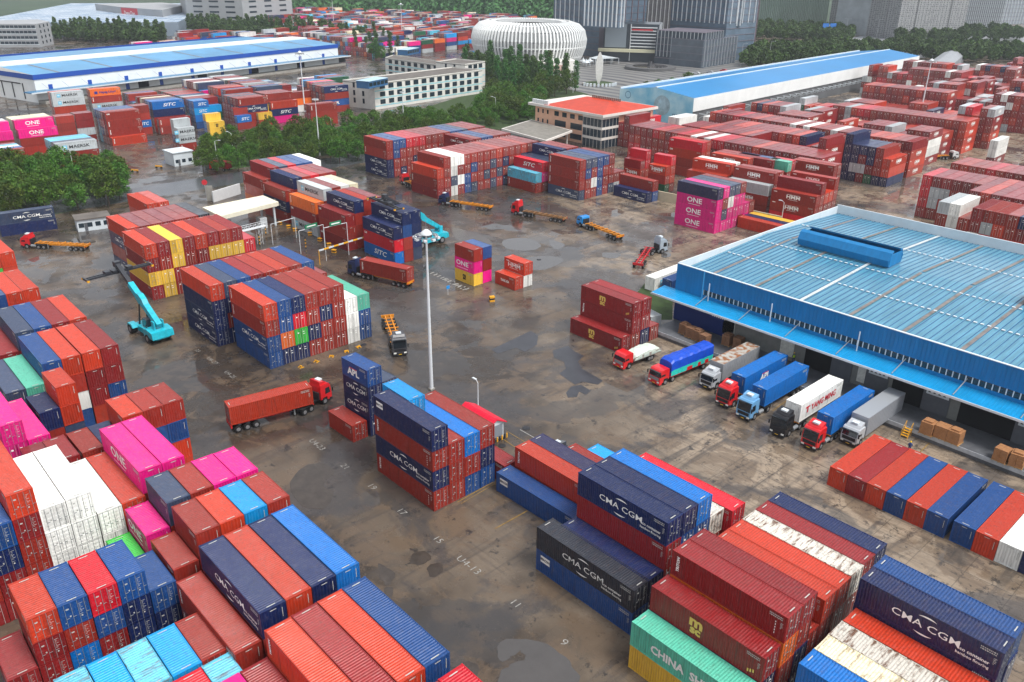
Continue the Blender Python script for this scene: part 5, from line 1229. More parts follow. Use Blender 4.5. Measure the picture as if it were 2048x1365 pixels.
_, p_, a_ = skel_truck('dark tractor with orange trailer carrying a brick container at the toll lane', (703, 548), (790, 568), NAVY, CHASSIS_Y, True); cargo('brick red container on the orange trailer leaving the toll lane', p_, a_, 'r', 'T')
_, p_, a_ = skel_truck('red tractor turning with a long container trailer beside the narrow tower', (668, 806), (458, 862), RED, CHASSIS_R, True, bend=24); cargo('terracotta container on the turning red lorry', p_, a_, 'o', '', flipd=True)
p1, p2 = at(1096, 862), at(1240, 930)
r = thing('container_lorry', 'lorry with dark cab carrying a brick container behind the low centre row', 'lorry', (-66.8, 68.9, 0), 0); tractor(r, DGREY, True); skeletal(r, CHASSIS_R)
cargo('brick red container on the lorry behind the low centre row', Vector((-66.8, 68.9, 0)), 0, 'r', 'T')
p = at(1912, 318); r = thing('container_lorry', 'white tractor with empty orange trailer in the right yard aisle', 'lorry', (p.x, p.y, 0), math.radians(-125)); tractor(r, WHT, False, spoiler=False); skeletal(r, CHASSIS_Y)
# row at the dock, cabs towards the yard
def dock_lorry(label, u, v, pm, **k):
    p = at(u, v); r = thing('container_lorry', label, 'lorry', p, math.radians(90)); tractor(r, pm, True, **k); skeletal(r, CHASSIS_Y if k.get('axles') != 1 else DARK, 3.6, 12.4); return p
def dock_box(label, p, col, logo=''):
    # the lettered side faces the open yard at +x
    M = Matrix.Translation((p.x+CW/2, p.y+3.7, 1.4)) @ Matrix.Rotation(math.radians(90), 4, 'Z')
    b = dict(M=M, L=L40, h=2.85, col=col, logo=logo, door='f', ax=1, phrase='', j=0, k=0, n=1, nc=1, lod=0)
    r = make_container(b); r['label'] = label; r['group'] = 'containers riding on lorries'
p = dock_lorry('red tractor under a bright blue container at the dock', 1443, 815, RED); dock_box('bright blue container with white letters, red lorry at dock', p, 'a', 'A')
p = dock_lorry('light blue tractor with dark front at the dock', 1484, 841, LBLUE, axles=1); dock_box('bright blue container with pale patch, light blue lorry at dock', p, 'a')
p = dock_lorry('black tractor with white roof hatch at the dock', 1552, 874, BLK); dock_box('white red lettered container on the black lorry at dock', p, 'w', 'Y')
p = dock_lorry('red tractor, fifth lorry of the dock row', 1615, 900, RED); dock_box('bright blue container behind the red lorry, beside silver box lorry', p, 'a')
def box_lorry(label, u, v, pm, boxm, roofm, L=9.6, h=2.9, lettering=None):
    p = at(u, v); r = thing('box_lorry', label, 'lorry', p, math.radians(90)); cab(r, pm, False, True, True)
    b = MB(); b.box(1.2, 2.6+L, -.45, .45, .75, 1.0); b.obj('chassis', DARK, r)
    b = MB(); b.box(2.45, 2.45+L, -1.25, 1.25, 1.1, 1.1+h)
    for k in range(int(L/.5)): b.box(2.6+k*.5, 2.68+k*.5, 1.251, 1.275, 1.15, 1.05+h); b.box(2.6+k*.5, 2.68+k*.5, -1.275, -1.251, 1.15, 1.05+h)
    bx = b.obj('cargo_box', boxm, r)
    b = MB(); b.box(2.5, 2.4+L, -1.2, 1.2, 1.1+h+.002, 1.1+h+.03); b.obj('box_roof', roofm, bx)
    for s in (-1, 1):
        wheel(r, 1.42, s*1.05, .5, .3); wheel(r, L-.6, s*.95, .5, .55); wheel(r, L+.7, s*.95, .5, .55)
def rusty():
    m, n, l, bb = nodes('rust_streaked_roof'); t = n.new('ShaderNodeTexCoord'); x = n.new('ShaderNodeTexNoise'); x.inputs['Scale'].default_value = 1.2; x.inputs['Detail'].default_value = 6; l.new(t.outputs['Object'], x.inputs['Vector'])
    r = n.new('ShaderNodeValToRGB'); l.new(x.outputs['Fac'], r.inputs[0]); r.color_ramp.elements[0].position = .42; r.color_ramp.elements[0].color = lin((170, 168, 160)); r.color_ramp.elements[1].position = .58; r.color_ramp.elements[1].color = lin((138, 88, 52))
    l.new(r.outputs[0], bb.inputs['Base Color']); bb.inputs['Roughness'].default_value = .5; return m
box_lorry('silver box lorry with rust streaked roof, first in the dock row', 1410, 779, SILV, mat('box_grey', (142, 144, 146), .5, noise=.15, scale=1), rusty(), 10.5)
box_lorry('silver box lorry with ribbed pale roof, last in the dock row', 1694, 892, SILV, mat('box_silver', (158, 162, 168), .35, metal=.3), mat('box_roof_silver', (168, 172, 176), .35, metal=.3), 11.5)
# sheeted lorries
def sheeted(label, u, v, L, hgt, top, side, white=False):
    p = at(u, v); r = thing('sheeted_lorry', label, 'lorry', p, math.radians(86)); cab(r, RED, False, False, False, visor=not white)
    b = MB(); b.box(1.2, 2.6+L, -.45, .45, .75, 1.0); b.obj('chassis', DARK, r)
    b = MB(); b.box(2.5, 2.5+L, -1.25, 1.25, 1.05, 1.15); b.box(2.5, 2.5+L, -1.28, -1.2, 1.15, 1.75); b.box(2.5, 2.5+L, 1.2, 1.28, 1.15, 1.75); b.obj('drop_sides', mat('drop_side_grey', (150, 140, 132), .6, noise=.3, scale=2) if white else RED, r)
    n = 16; rr = random.Random(int(u)); b = MB(); b.mt(0); P = []
    for i in range(n+1):
        t = i/n; x = 2.55+t*(L-.1); e = (math.sin(t*math.pi)**.35 if white else 1-.12*(t < .06)); z = 1.15+(hgt+rr.uniform(-.09, .09))*max(.25, e); w = 1.3+rr.uniform(-.04, .04)
        P.append([(x, -w, 1.2), (x, -w, 1.15+(z-1.15)*.38), (x, -w+.06, z-.25), (x, -w+.3, z), (x, 0, z+.12), (x, w-.3, z), (x, w-.06, z-.25), (x, w, 1.15+(z-1.15)*.38), (x, w, 1.2)])
    for a1, a2 in zip(P, P[1:]):
        for k in range(8): b.mt(1 if k in (0, 7) else 0); b.poly([a1[k], a2[k], a2[k+1], a1[k+1]][::-1])
    b.mt(0); b.poly(P[0]); b.poly(P[-1][::-1]); b.obj('tarpaulin', [top, side], r)
    for s in (-1, 1): wheel(r, 1.42, s*1.05, .5, .3); wheel(r, 3.2 if not white else L-.3, s*1.0, .5, .4); wheel(r, L+.3, s*.95, .5, .5)
sheeted('red lorry under a blue and turquoise tarpaulin', 1307, 770, 10.5, 2.7, mat('tarp_blue', (18, 74, 190), .4, noise=.25, scale=1, bump=.6), mat('tarp_turquoise', (38, 196, 182), .5, noise=.3, scale=2, bump=.6))
sheeted('small red lorry with a low pale sheeted load', 1236, 738, 6.6, 1.25, mat('tarp_white', (204, 214, 202), .6, noise=.2, scale=1.5, bump=.6), mat('tarp_white2', (186, 200, 190), .6, noise=.2, scale=1.5), True)
# reefer trailers beside the warehouse corner
for lb, u, v, col, lg in (('long white black lettered container beside warehouse corner', 1308, 585, 'w', 'M'), ('steel blue container beside warehouse corner', 1342, 590, 'b', '')):
    p = at(u, v); b = dict(M=Matrix.Translation((p.x, p.y, .1)) @ Matrix.Rotation(math.radians(91), 4, 'Z'), L=L40, h=2.85, col=col, logo=lg, door='f', ax=1, phrase='', j=0, k=0, n=1, nc=1, lod=0)
    r = make_container(b); r['label'] = lb; r['group'] = 'containers standing by the warehouse'
p = at(1341, 647-6); b = dict(M=Matrix.Translation((-91.8, 115.4, 0.1)) @ Matrix.Rotation(math.radians(-12), 4, 'Z'), L=L20, h=2.6, col='x', logo='X', door='f', ax=0, phrase='', j=0, k=0, n=1, nc=1, lod=0)
r = make_container(b); r['label'] = 'short grey container on the grass by the canopy end'; r['group'] = 'containers standing by the warehouse'
for i, (col, lg, z) in enumerate((('n', '', 0), ('s', 'C', 2.75))):
    pq = at(-8, 476); pe = at(116, 458); a = math.degrees(math.atan2(pe.y-pq.y, pe.x-pq.x))
    b = dict(M=Matrix.Translation((pe.x, pe.y, z)) @ Matrix.Rotation(math.radians(a), 4, 'Z') @ Matrix.Translation((-L40, 0, 0)), L=L40, h=2.75, col=col, logo=lg, door='n', ax=0, phrase='', j=0, k=0, n=1, nc=1, lod=0)
    r = make_container(b); r['label'] = ('worn navy container below the slate one by the trees', 'old slate white lettered container lying by the left trees')[i]; r['group'] = 'old containers by the trees'

# ------------------------------------------------------------------ reach stackers
TEAL = mat('stacker_cyan', (30, 180, 200), .35, coat=.3, noise=.3, scale=1.2); BOOMD = mat('boom_dark', (52, 54, 60), .4, noise=.3, scale=3)
def reach_stacker(label, loc, rz, tip, spread_rz, tipdark=True):
    """local frame: the machine looks along -x; loc is under its front axle; tip is the boom head in local x,z"""
    r = thing('reach_stacker', label, 'reach stacker', loc, math.radians(rz))
    b = MB(); b.prism([(-.8, .7), (-.8, 1.5), (.6, 1.7), (2.2, 1.6), (4.2, 1.7), (5.2, 2.4), (7.6, 2.4), (8.2, 1.9), (8.2, .8), (5.8, .6)], -1.25, 1.25); b.obj('body', TEAL, r)
    b = MB(); b.prism([(5.0, 1.0), (5.0, 2.2), (6.2, 2.55), (8.3, 2.3), (8.5, 1.1)], -1.95, 1.95); b.obj('counterweight', TEAL, r)
    for s in (-1, 1):
        b = MB(); b.prism([(-1.1, 1.3), (-.6, 1.95), (.9, 1.95), (1.3, 1.3)], s*1.7-.55, s*1.7+.55); b.obj('mudguard', TEAL, r)
        wheel(r, 0, s*1.75, .85, 1.1); wheel(r, 6.3, s*1.7, .8, .7)
    b = MB(); b.prism([(2.3, 1.7), (2.2, 2.4), (2.6, 3.3), (4.1, 3.3), (4.2, 1.7)], -.75, .75); cb = b.obj('cabin', mat('cabin_grey', (52, 60, 66), .3), r)
    for s in (-1, 1): b = MB(); b.prism([(2.4, 2.0), (2.7, 3.15), (3.9, 3.15), (3.9, 2.0)], s*.76-.01, s*.76+.01); b.obj('window', GLASS, cb)
    piv = Vector((7.0, 0, 3.4)); tp = Vector((tip[0], 0, tip[1])); d_ = (tp-piv); L = d_.length; ang = math.atan2(-d_.z, -d_.x)
    M = Matrix.Translation(piv) @ Matrix.Rotation(math.atan2(d_.z, -d_.x), 4, 'Y') 
    f = .66
    b = MB(); b.prism([(.6, -.45), (.6, .45), (-L*.28, .55), (-L*.34, .95), (-L*.42, .95), (-L*.48, .5), (-L*f, .45), (-L*f, -.45), (-L*.5, -.55), (-L*.4, -.9), (-L*.3, -.6)], -.48, .48, M); b.obj('boom', TEAL, r)
    b = MB(); b.box(-L, -L*f, -.36, .36, -.34, .34, M); b.obj('inner_boom', BOOMD, r)
    for s in (-1, 1):
        mid = M @ Vector((-L*.36, 0, -.5)); b = MB(); b.tube((.9, s*.75, 1.6), (mid.x, s*.6, mid.z), .17, .12, 8); b.obj('lift_cylinder', DARK, r)
        b = MB(); b.box(6.4, 7.4, s*.8-.12, s*.8+.12, 2.2, 3.9); b.obj('boom_bracket', TEAL, r)
    hz = tp.z-1.5
    b = MB(); b.tube((tp.x, 0, tp.z-.1), (tp.x, 0, hz+.3), .35, n=10); b.cbox(tp.x, 0, tp.z, 1.0, 1.1, 1.0); b.obj('rotator', BOOMD, r)
    S = Matrix.Translation((tp.x, 0, hz)) @ Matrix.Rotation(math.radians(spread_rz), 4, 'Z'); b = MB()
    for s in (-1, 1): b.box(-5.6, 5.6, s*.35-.12, s*.35+.12, -.15, .2, S); b.box(s*5.9-.15, s*5.9+.15, -1.2, 1.2, -.2, .2, S); b.box(s*2-.5, s*2+.5, -.6, .6, .2, .65, S)
    b.box(-1.2, 1.2, -.7, .7, .2, .55, S); sp = b.obj('spreader', BOOMD, r)
    for s in (-1, 1): b = MB(); b.box(s*5.9-.2, s*5.9+.2, -1.25, -.9, -.24, .1, S); b.box(s*5.9-.2, s*5.9+.2, .9, 1.25, -.24, .1, S); b.obj('spreader_end', YEL, sp)
    return r
# the machine before the red and yellow stack
pt_x, pt_z = aty(262, 522, 47.0)
f0 = Vector((-147.3, 44.9, 0)); reach_stacker('cyan reach stacker with raised boom beside the red and yellow stack', f0, 4, (pt_x-f0.x, pt_z), 92)
reach_stacker('cyan reach stacker behind the navy stack holding its spreader on top', (-153.6, 111.2, 0), 92, (-8.4, 13.6), 84)

# ------------------------------------------------------------------ masts, lamps
MASTW = mat('mast_white', (206, 210, 212), .4)
def mast(label, u, v, h, r0=.32, ringr=1.7, dome=True, name='light_mast'):
    p = at(u, v); r = thing(name, label, 'light mast', p)
    b = MB(); b.tube((0, 0, 0), (0, 0, h), r0, r0*.42, 12); b.obj('pole', MASTW, r)
    b = MB(); b.box(-r0*1.3, r0*1.3, -r0*1.3, r0*1.3, 0, .25); b.obj('base', CONC, r)
    b = MB(); n = 20
    for i in range(n):
        a0, a1 = 2*math.pi*i/n, 2*math.pi*(i+1)/n; b.tube((ringr*math.cos(a0), ringr*math.sin(a0), h), (ringr*math.cos(a1), ringr*math.sin(a1), h), .07, n=5)
    for i in range(4): a0 = math.pi/2*i; b.tube((0, 0, h), (ringr*math.cos(a0), ringr*math.sin(a0), h), .06, n=5)
    b.obj('lamp_ring', STEEL, r)
    for i in range(8):
        a0 = 2*math.pi*i/8; x, y = ringr*math.cos(a0), ringr*math.sin(a0); b = MB(); b.cbox(x, y, h-.22, .5, .5, .3); b.obj('floodlight', MASTW, r)
    if dome:
        b = MB(); prev = None
        for k in range(6):
            z = h+.25+k*.16; rr = ringr*.5*math.cos(k/5*1.45)
            if prev: b.tube((0, 0, prev[1]), (0, 0, z), prev[0], rr, 16, False)
            prev = (rr, z)
        b.obj('head_dome', MASTW, r)
        b = MB(); b.tube((0, 0, h+1), (0, 0, h+2.6), .03, n=5); b.obj('lightning_rod', STEEL, r)
mast('tall white light mast with ring head in the centre of the yard', 863, 779, 25.2)
mast('tall white light mast among the red stacks at right', 1834, 262, 27.0)
mast('tall grey light mast before the white warehouse, upper left', 612, 245, 27.0)
mast('tall light mast far off above the pale wings', 805, 92, 30.0)
mast('tall light mast far off above the grey slab block', 669, 70, 30.0)
mast('thin light mast behind the left tree belt', 640, 312, 19.0, .25, .8, False)
mast('thin light mast beside the tree side stack', 808, 262, 15.0, .25, .7, False)
def lamp(label, u, v, h, arm=1.6, rz=0, cat='street lamp', double=False):
    p = at(u, v); r = thing('street_lamp', label, cat, p, math.radians(rz), 'street lamps along the roads')
    b = MB(); b.tube((0, 0, 0), (0, 0, h), .11, .07, 8); b.obj('pole', MASTW, r)
    for s in ((1, -1) if double else (1,)):
        b = MB(); b.tube((0, 0, h), (s*arm, 0, h+.45), .05, n=6); b.obj('arm', MASTW, r); b = MB(); b.box(min(s*arm, s*(arm+.8)), max(s*arm, s*(arm+.8)), -.16, .16, h+.38, h+.52); b.obj('lamp_head', WHITE_P, r)
for a in (('white lamp with double arm in the left trees', 152, 362, 9, 1.4, 40, True), ('white lamp beside the gatehouse', 437, 340, 9, 1.3, 30, False), ('white lamp before the middle trees, near gatehouse', 468, 315, 8, 1.3, 200, False),
          ('lamp in the trees left of thin mast', 604, 268, 8, 1.4, 60, False), ('lamp in the trees right of thin mast', 664, 275, 7, 1.4, 200, False), ('lamp beside the road before pale wing', 991, 240, 9, 1.4, 200, False), ('lamp by the road left of the office', 1062, 236, 8, 1.4, 160, False),
          ('small lamp behind the red roofed booth', 956, 812, 3.9, .4, 180, False), ('lamp on the plaza near the sculpture', 1146, 186, 13, 1.0, 0, False), ('lamp beside the arena entrance', 1095, 168, 12, 2, 0, False),
          ('wall lamp behind the blue warehouse corner', 1561, 455, 6.5, .6, 200, False), ('lamp behind the blue roofed shed, first', 1481, 134, 14, 2.2, 20, False), ('lamp behind the blue roofed shed, second', 1537, 128, 14, 2.2, 20, False), ('lamp on the boulevard, first', 1690, 76, 16, 2.4, 0, True),
          ('lamp on the boulevard, second', 1752, 78, 16, 2.4, 0, True), ('lamp on the boulevard, third', 1712, 70, 18, 2.4, 0, False), ('lamp on the boulevard, fourth', 1995, 66, 16, 2.4, 0, True), ('lamp at the left edge among the trees', 22, 428, 6, 1, 0, False)):
    lamp(*a[:6], double=a[6])
# thin lamps standing on the shed canopy edge
# ------------------------------------------------------------------ booths, toll canopy, gates, signs
def small_block(name, label, cat, pa, pb, depth, h, wallm, roofm, wins=2, flat=True, over=.3):
    pa, pb = Vector(pa[:2]), Vector(pb[:2]); L = (pb-pa).length; r = thing(name, label, cat, (pa.x, pa.y, 0), math.atan2((pb-pa).y, (pb-pa).x))
    b = MB(); b.box(0, L, 0, depth, 0, h); b.obj('wall', wallm, r); b = MB(); b.box(-over, L+over, -over, depth+over, h+.002, h+.25); b.obj('roof', roofm, r)
    for k in range(wins): b = MB(); x = (k+.5)*L/wins; b.box(x-.6, x+.6, -.04, -.003, 1.0, 2.1); b.obj('window', WIN, r)
    b = MB(); b.box(L*.5-.35-L*.24, L*.5+.35-L*.24, -.05, -.003, .1, 2.1) if wins > 2 else b.box(.2, .9, -.05, -.003, .1, 2.1); b.obj('door', mat('door_grey', (88, 92, 98), .5), r)
    return r
small_block('guard_booth', 'white flat roofed booth beside the left trees', 'booth', at(157, 465), at(223, 456), 5, 2.9, WHITE_P, FELT, 4)
small_block('gatehouse', 'white gatehouse with dark window strip at the yard gate', 'gatehouse', at(350, 334), at(388, 328), 7, 4.2, WHITE_P, WHITE_P, 3)
rb = thing('weigh_booth', 'small white booth with bright red gabled roof in the centre', 'booth', (-82.4, 65.7, 0))
b = MB(); b.box(0, 6.4, .3, 3.2, 0, 2.5); b.obj('wall', WHITE_P, rb)
b = MB(); b.prism([(-.1, 2.45), (1.75, 3.45), (3.6, 2.45), (3.6, 2.3), (1.75, 3.28), (-.1, 2.3)], -6.7, .3, Matrix.Rotation(math.radians(90), 4, 'Z'))
for k in range(14):
    x = -.2+k*.5
    b.box(x, x+.05, .0, 1.74, 0, .04, Matrix.Translation((0, -.1, 2.5)) @ Matrix.Rotation(math.radians(28.4), 4, 'X'))
b.obj('roof', mat('bright_red_sheet', (214, 18, 52), .35), rb)
b = MB(); b.box(6.402, 6.45, .5, 3.0, .1, 2.3); b.obj('grey_gable_panel', mat('panel_grey', (128, 134, 142), .5), rb); b = MB(); b.poly([(6.41, .3, 2.42), (6.41, 3.2, 2.42), (6.41, 1.75, 3.2)]); b.obj('gable', WHITE_P, rb)
for k in range(8): b = MB(); b.box(6.9, 7.0, .1+k*.45, .3+k*.45, 0, .75); b.obj('striped_post', YEL if k % 2 else BLACK, rb)
tc = thing('toll_canopy', 'cream flat toll canopy on posts over the lanes', 'canopy', at(480, 440))
q = [at(u, v, 6.0) for u, v in ((405, 415), (440, 433), (557, 404), (526, 391))]; o0 = tc.location
b = MB(); b.plan([(p.x-o0.x, p.y-o0.y) for p in q], 5.0, 6.0, bot=True)
if True: b.obj('roof_slab', mat('cream_slab', (226, 222, 200), .6, noise=.12, scale=.5), tc)
cx = sum(p.x for p in q)/4; cy = sum(p.y for p in q)/4
for p in q: b = MB(); x, y = cx+(p.x-cx)*.85-o0.x, cy+(p.y-cy)*.85-o0.y; b.box(x-.22, x+.22, y-.22, y+.22, 0, 5.0); b.obj('post', WHITE_P, tc)
for k in range(2):
    b = MB(); x, y = cx+(q[0].x-cx)*(.5-k)-o0.x, cy+(q[2].y-cy)*(k-.5)*.9-o0.y; b.box(x-1.2, x+1.2, y-.9, y+.9, 0, 2.6); b.obj('toll_cabin', mat('cabin_pale', (190, 196, 198), .5, noise=.2, scale=2), tc)
# lattice walkway beside the canopy
wa, wb = at(462, 470, 4.2), at(535, 452, 4.2); L = (wb-wa).length; wr = thing('lattice_walkway', 'white lattice inspection walkway on a truss leg by the toll canopy', 'walkway', (wa.x, wa.y, 0), math.atan2(wb.y-wa.y, wb.x-wa.x))
b = MB()
for y in (0, 1.2):
    for z in (4.2, 5.2): b.tube((0, y, z), (L, y, z), .05, n=5)
    for k in range(9): b.tube((k*L/8, y, 4.2), (k*L/8, y, 5.2), .035, n=5)
    for k in range(8): b.tube((k*L/8, y, 4.2), ((k+1)*L/8, y, 4.7), .03, n=5)
b.box(0, L, 0, 1.2, 4.12, 4.18); b.obj('railing', MASTW, wr)
for k in (2.5, L-2.5):
    b = MB()
    for x in (0, .9):
        for y in (.1, 1.1): b.tube((k+x, y, 0), (k+x, y, 4.1), .05, n=5)
    for z in range(4): b.tube((k, .1, z), (k+.9, .1, z+1), .03, n=4); b.tube((k+.9, 1.1, z), (k, 1.1, z+1), .03, n=4)
    b.obj('truss_leg', MASTW, wr)
# lane gantries
SIGNG = mat('sign_green', (22, 122, 84), .5)
def gantry(label, ua, va, ub, vb, h, sign=True, m=MASTW, striped=False):
    pa, pb = at(ua, va), at(ub, vb); L = (pb-pa).length; r = thing('lane_gantry', label, 'gantry', (pa.x, pa.y, 0), math.atan2(pb.y-pa.y, pb.x-pa.x))
    for x in (0, L): b = MB(); b.tube((x, 0, 0), (x, 0, h), .075, n=8); b.obj('post', m, r)
    if striped:
        for k in range(10): b = MB(); b.box(k*L/10, (k+1)*L/10, -.1, .1, h-.3, h); b.obj('striped_bar', YEL if k % 2 else WHITE_P, r)
    else:
        b = MB(); b.tube((0, 0, h), (L, 0, h), .07, n=8); b.obj('beam', m, r)
    if sign:
        b = MB(); b.box(L*.25, L*.75, -.12, -.06, h+.05, h+.95); s = b.obj('sign_panel', SIGNG, r); b = MB(); b.box(L*.32, L*.68, -.14, -.123, h+.35, h+.62); b.obj('sign_lettering', WHITE, s)
gantry('white lane gantry with green sign, nearest the brick lorry', 653, 522, 698, 510, 7.6)
gantry('white lane gantry with green sign, second one', 602, 508, 650, 494, 5.4)
gantry('white lane gantry without sign by the walkway', 546, 490, 593, 476, 5.0, False)
gantry('yellow and black height limit bar by the lane', 640, 530, 735, 500, 3.4, False, YEL, True)
HAZ = mat('hazard_yellow', (226, 160, 34), .5)
def hazard(label, u, v, h=.9, w=.9, n=3, name='hazard_block'):
    p = at(u, v); r = thing(name, label, 'barrier', p, random.Random(int(u*v)).uniform(0, 1.5), 'striped blocks along the lanes')
    for k in range(n): b = MB(); b.box(-w/2, w/2, -w/3, w/3, k*h/n, (k+1)*h/n-.01); b.obj('stripe', HAZ if k % 2 == 0 else BLACK, r)
for i, (u, v) in enumerate(((984, 603), (705, 582), (620, 470), (640, 482), (658, 492), (577, 456), (590, 462), (560, 449), (668, 505))):
    hazard('yellow striped block, %s along the toll lanes' % ORD[i] if i else 'yellow striped block standing alone near the small stacks', u, v, 1.1 if i == 0 else .7, 1.0)
for i, (u, v) in enumerate(((520, 492), (532, 470), (700, 545), (612, 498))):
    p = at(u, v); r = thing('striped_bollard', 'tall yellow and black striped post, %s by the lanes' % ('first', 'second', 'third', 'fourth')[i], 'bollard', p, 0, 'striped posts by the lanes')
    for k in range(7): b = MB(); b.tube((0, 0, k*.4), (0, 0, k*.4+.4), .13, n=8); b.obj('band', YEL if k % 2 else BLACK, r)
for i, (u, v) in enumerate(((602, 735), (633, 724), (663, 714), (693, 704), (717, 695))):
    p = at(u, v); r = thing('corner_guard', 'small yellow corner guard at the stack foot, %s from left' % ORD[i].replace('front', 'first'), 'corner guard', p, .4*i, 'yellow corner guards before the door stack')
    b = MB(); b.box(-.35, .35, -.05, .05, .05, .3); b.box(-.35, -.25, -.4, .4, 0, .08); b.box(.25, .35, -.4, .4, 0, .08); b.obj('guard_frame', YEL, r)
for i, (u, v) in enumerate(((270, 345), (318, 337))):
    p = at(u, v); r = thing('lane_barrier', 'low yellow barrier on the gate apron, %s' % ('left one', 'right one')[i], 'barrier', p, .6, 'low yellow barriers at the gate')
    b = MB(); b.box(-1.2, 1.2, -.15, .15, .5, .9); b.obj('board', HAZ, r); b = MB(); b.box(-1, -.8, -.4, .4, 0, .5); b.box(.8, 1, -.4, .4, 0, .5); b.obj('foot', BLACK, r)
p = at(414, 402); r = thing('traffic_sign', 'round red traffic sign on a post at the gate wall', 'sign', p); b = MB(); b.tube((0, 0, 0), (0, 0, 5), .06, n=6); b.obj('post', MASTW, r)
b = MB(); b.tube((.08, -.02, 5.2), (.14, -.04, 5.2), .75, n=20); b.obj('sign_disc', mat('sign_red', (190, 40, 50), .5), r)
p = at(896, 590); r = thing('small_sign', 'small blue and white sign on a thin post between the small stacks', 'sign', p); b = MB(); b.tube((0, 0, 0), (0, 0, 1.6), .04, n=6); b.obj('post', MASTW, r); b = MB(); b.box(.05, .1, -.4, .4, 1.3, 2.0); b.obj('sign_panel', SKYB, r)
# boulevard signs
for i, (u, v, lb) in enumerate(((1655, 78, 'twin blue direction sign over the boulevard trees'), (1850, 70, 'small blue canopy sign on the boulevard'))):
    p = at(u, v); r = thing('direction_sign', lb, 'sign', p, math.radians(60)); b = MB(); b.tube((0, 0, 0), (0, 0, 12), .25, n=6); b.obj('post', MASTW, r)
    for s in (-1, 1): b = MB(); b.box(s*3.6-3, s*3.6+3, -.1, .1, 9, 13); b.obj('sign_panel', mat('sign_blue2', (30, 110, 190), .5), r)
# ------------------------------------------------------------------ people
HIV = mat('hi_vis', (190, 226, 40), .6); BLU = mat('work_blue', (40, 60, 110), .8); SKIN = mat('skin', (196, 150, 122), .6); HELM = mat('helmet_yellow', (230, 190, 30), .4)
def person(label, p, z, rz, top, hat=HELM):
    r = thing('person', label, 'person', (p.x, p.y, z), rz)
    V = [(0, 0, .95), (0, 0, 1.2), (0, 0, 1.42), (0, 0, 1.52), (0, .02, 1.66), (-.1, 0, .88), (-.12, .03, .5), (-.13, -.02, .08), (-.13, .12, .03), (.1, 0, .88), (.13, .0, .5), (.15, .0, .08), (.15, .14, .03), (-.2, 0, 1.4), (-.27, .02, 1.13), (-.25, .1, .88), (.2, 0, 1.4), (.28, .03, 1.13), (.24, .14, .9)]
    E_ = [(0, 1), (1, 2), (2, 3), (3, 4), (0, 5), (5, 6), (6, 7), (7, 8), (0, 9), (9, 10), (10, 11), (11, 12), (2, 13), (13, 14), (14, 15), (2, 16), (16, 17), (17, 18)]
    R_ = [.15, .14, .15, .055, .105, .1, .07, .05, .045, .1, .07, .05, .045, .07, .05, .035, .07, .05, .035]
    me = bpy.data.meshes.new('body'); me.from_pydata(V, E_, []); me.materials.append(BLU); o = put('body', me, r)
    md = o.modifiers.new('skin', 'SKIN'); 
    for sv, rr in zip(me.skin_vertices[0].data, R_): sv.radius = (rr, rr)
    me.skin_vertices[0].data[0].use_root = True
    o.modifiers.new('sub', 'SUBSURF').levels = 1
    b = MB(); b.tube((0, 0, .92), (0, 0, 1.42), .19, .21, 10); b.obj('vest', top, r)
    b = MB(); b.tube((0, .02, 1.66), (0, .02, 1.8), .135, .08, 10); b.obj('helmet', hat, r)
    b = MB(); b.tube((0, .09, 1.58), (0, .11, 1.66), .06, .07, 8); b.obj('face', SKIN, r)
person('worker in dark blue with yellow helmet behind the end-on row', at(1817, 905), 0, .4, BLU)
person('worker in yellow vest on the dock behind the rusty roofed lorry', at(1505, 716, 1.2), 1.2, 2.4, HIV)
person('worker in yellow vest on the dock by the dark opening', at(1586, 725, 1.2), 1.2, 1.0, HIV)
person('worker in yellow vest on the dock near the silver lorry', at(1775, 797, 1.2), 1.2, 3.0, HIV)
person('worker in dark clothes with helmet at the right end of dock', at(2038, 875, 1.2), 1.2, 3.0, BLU)
# ------------------------------------------------------------------ trees
def leaf_mat(name, rgb):
    m, n, l, b = nodes(name); oi = n.new('ShaderNodeObjectInfo'); at_ = n.new('ShaderNodeAttribute'); at_.attribute_name = 'paint'
    h = n.new('ShaderNodeHueSaturation'); h.inputs['Color'].default_value = lin(rgb)
    mx = n.new('ShaderNodeMix'); mx.data_type = 'RGBA'; mx.blend_type = 'MULTIPLY'; mx.inputs[0].default_value = 1; l.new(h.outputs[0], mx.inputs[6]); l.new(at_.outputs['Color'], mx.inputs[7])
    r = n.new('ShaderNodeMapRange'); r.inputs[3].default_value = .72; r.inputs[4].default_value = 1.35; l.new(oi.outputs['Random'], r.inputs[0]); l.new(r.outputs[0], h.inputs['Value'])
    r = n.new('ShaderNodeMapRange'); r.inputs[3].default_value = .455; r.inputs[4].default_value = .515; l.new(oi.outputs['Random'], r.inputs[0]); l.new(r.outputs[0], h.inputs['Hue'])
    l.new(mx.outputs[2], b.inputs['Base Color']); b.inputs['Roughness'].default_value = .6; b.inputs['Specular IOR Level'].default_value = .25
    b.inputs['Subsurface Weight'].default_value = 0
    return m
LEAF = leaf_mat('leaf_green', (60, 96, 34)); LEAF2 = leaf_mat('leaf_dark', (56, 92, 48)); BARK = mat('bark', (84, 72, 60), .9, noise=.3, scale=3)
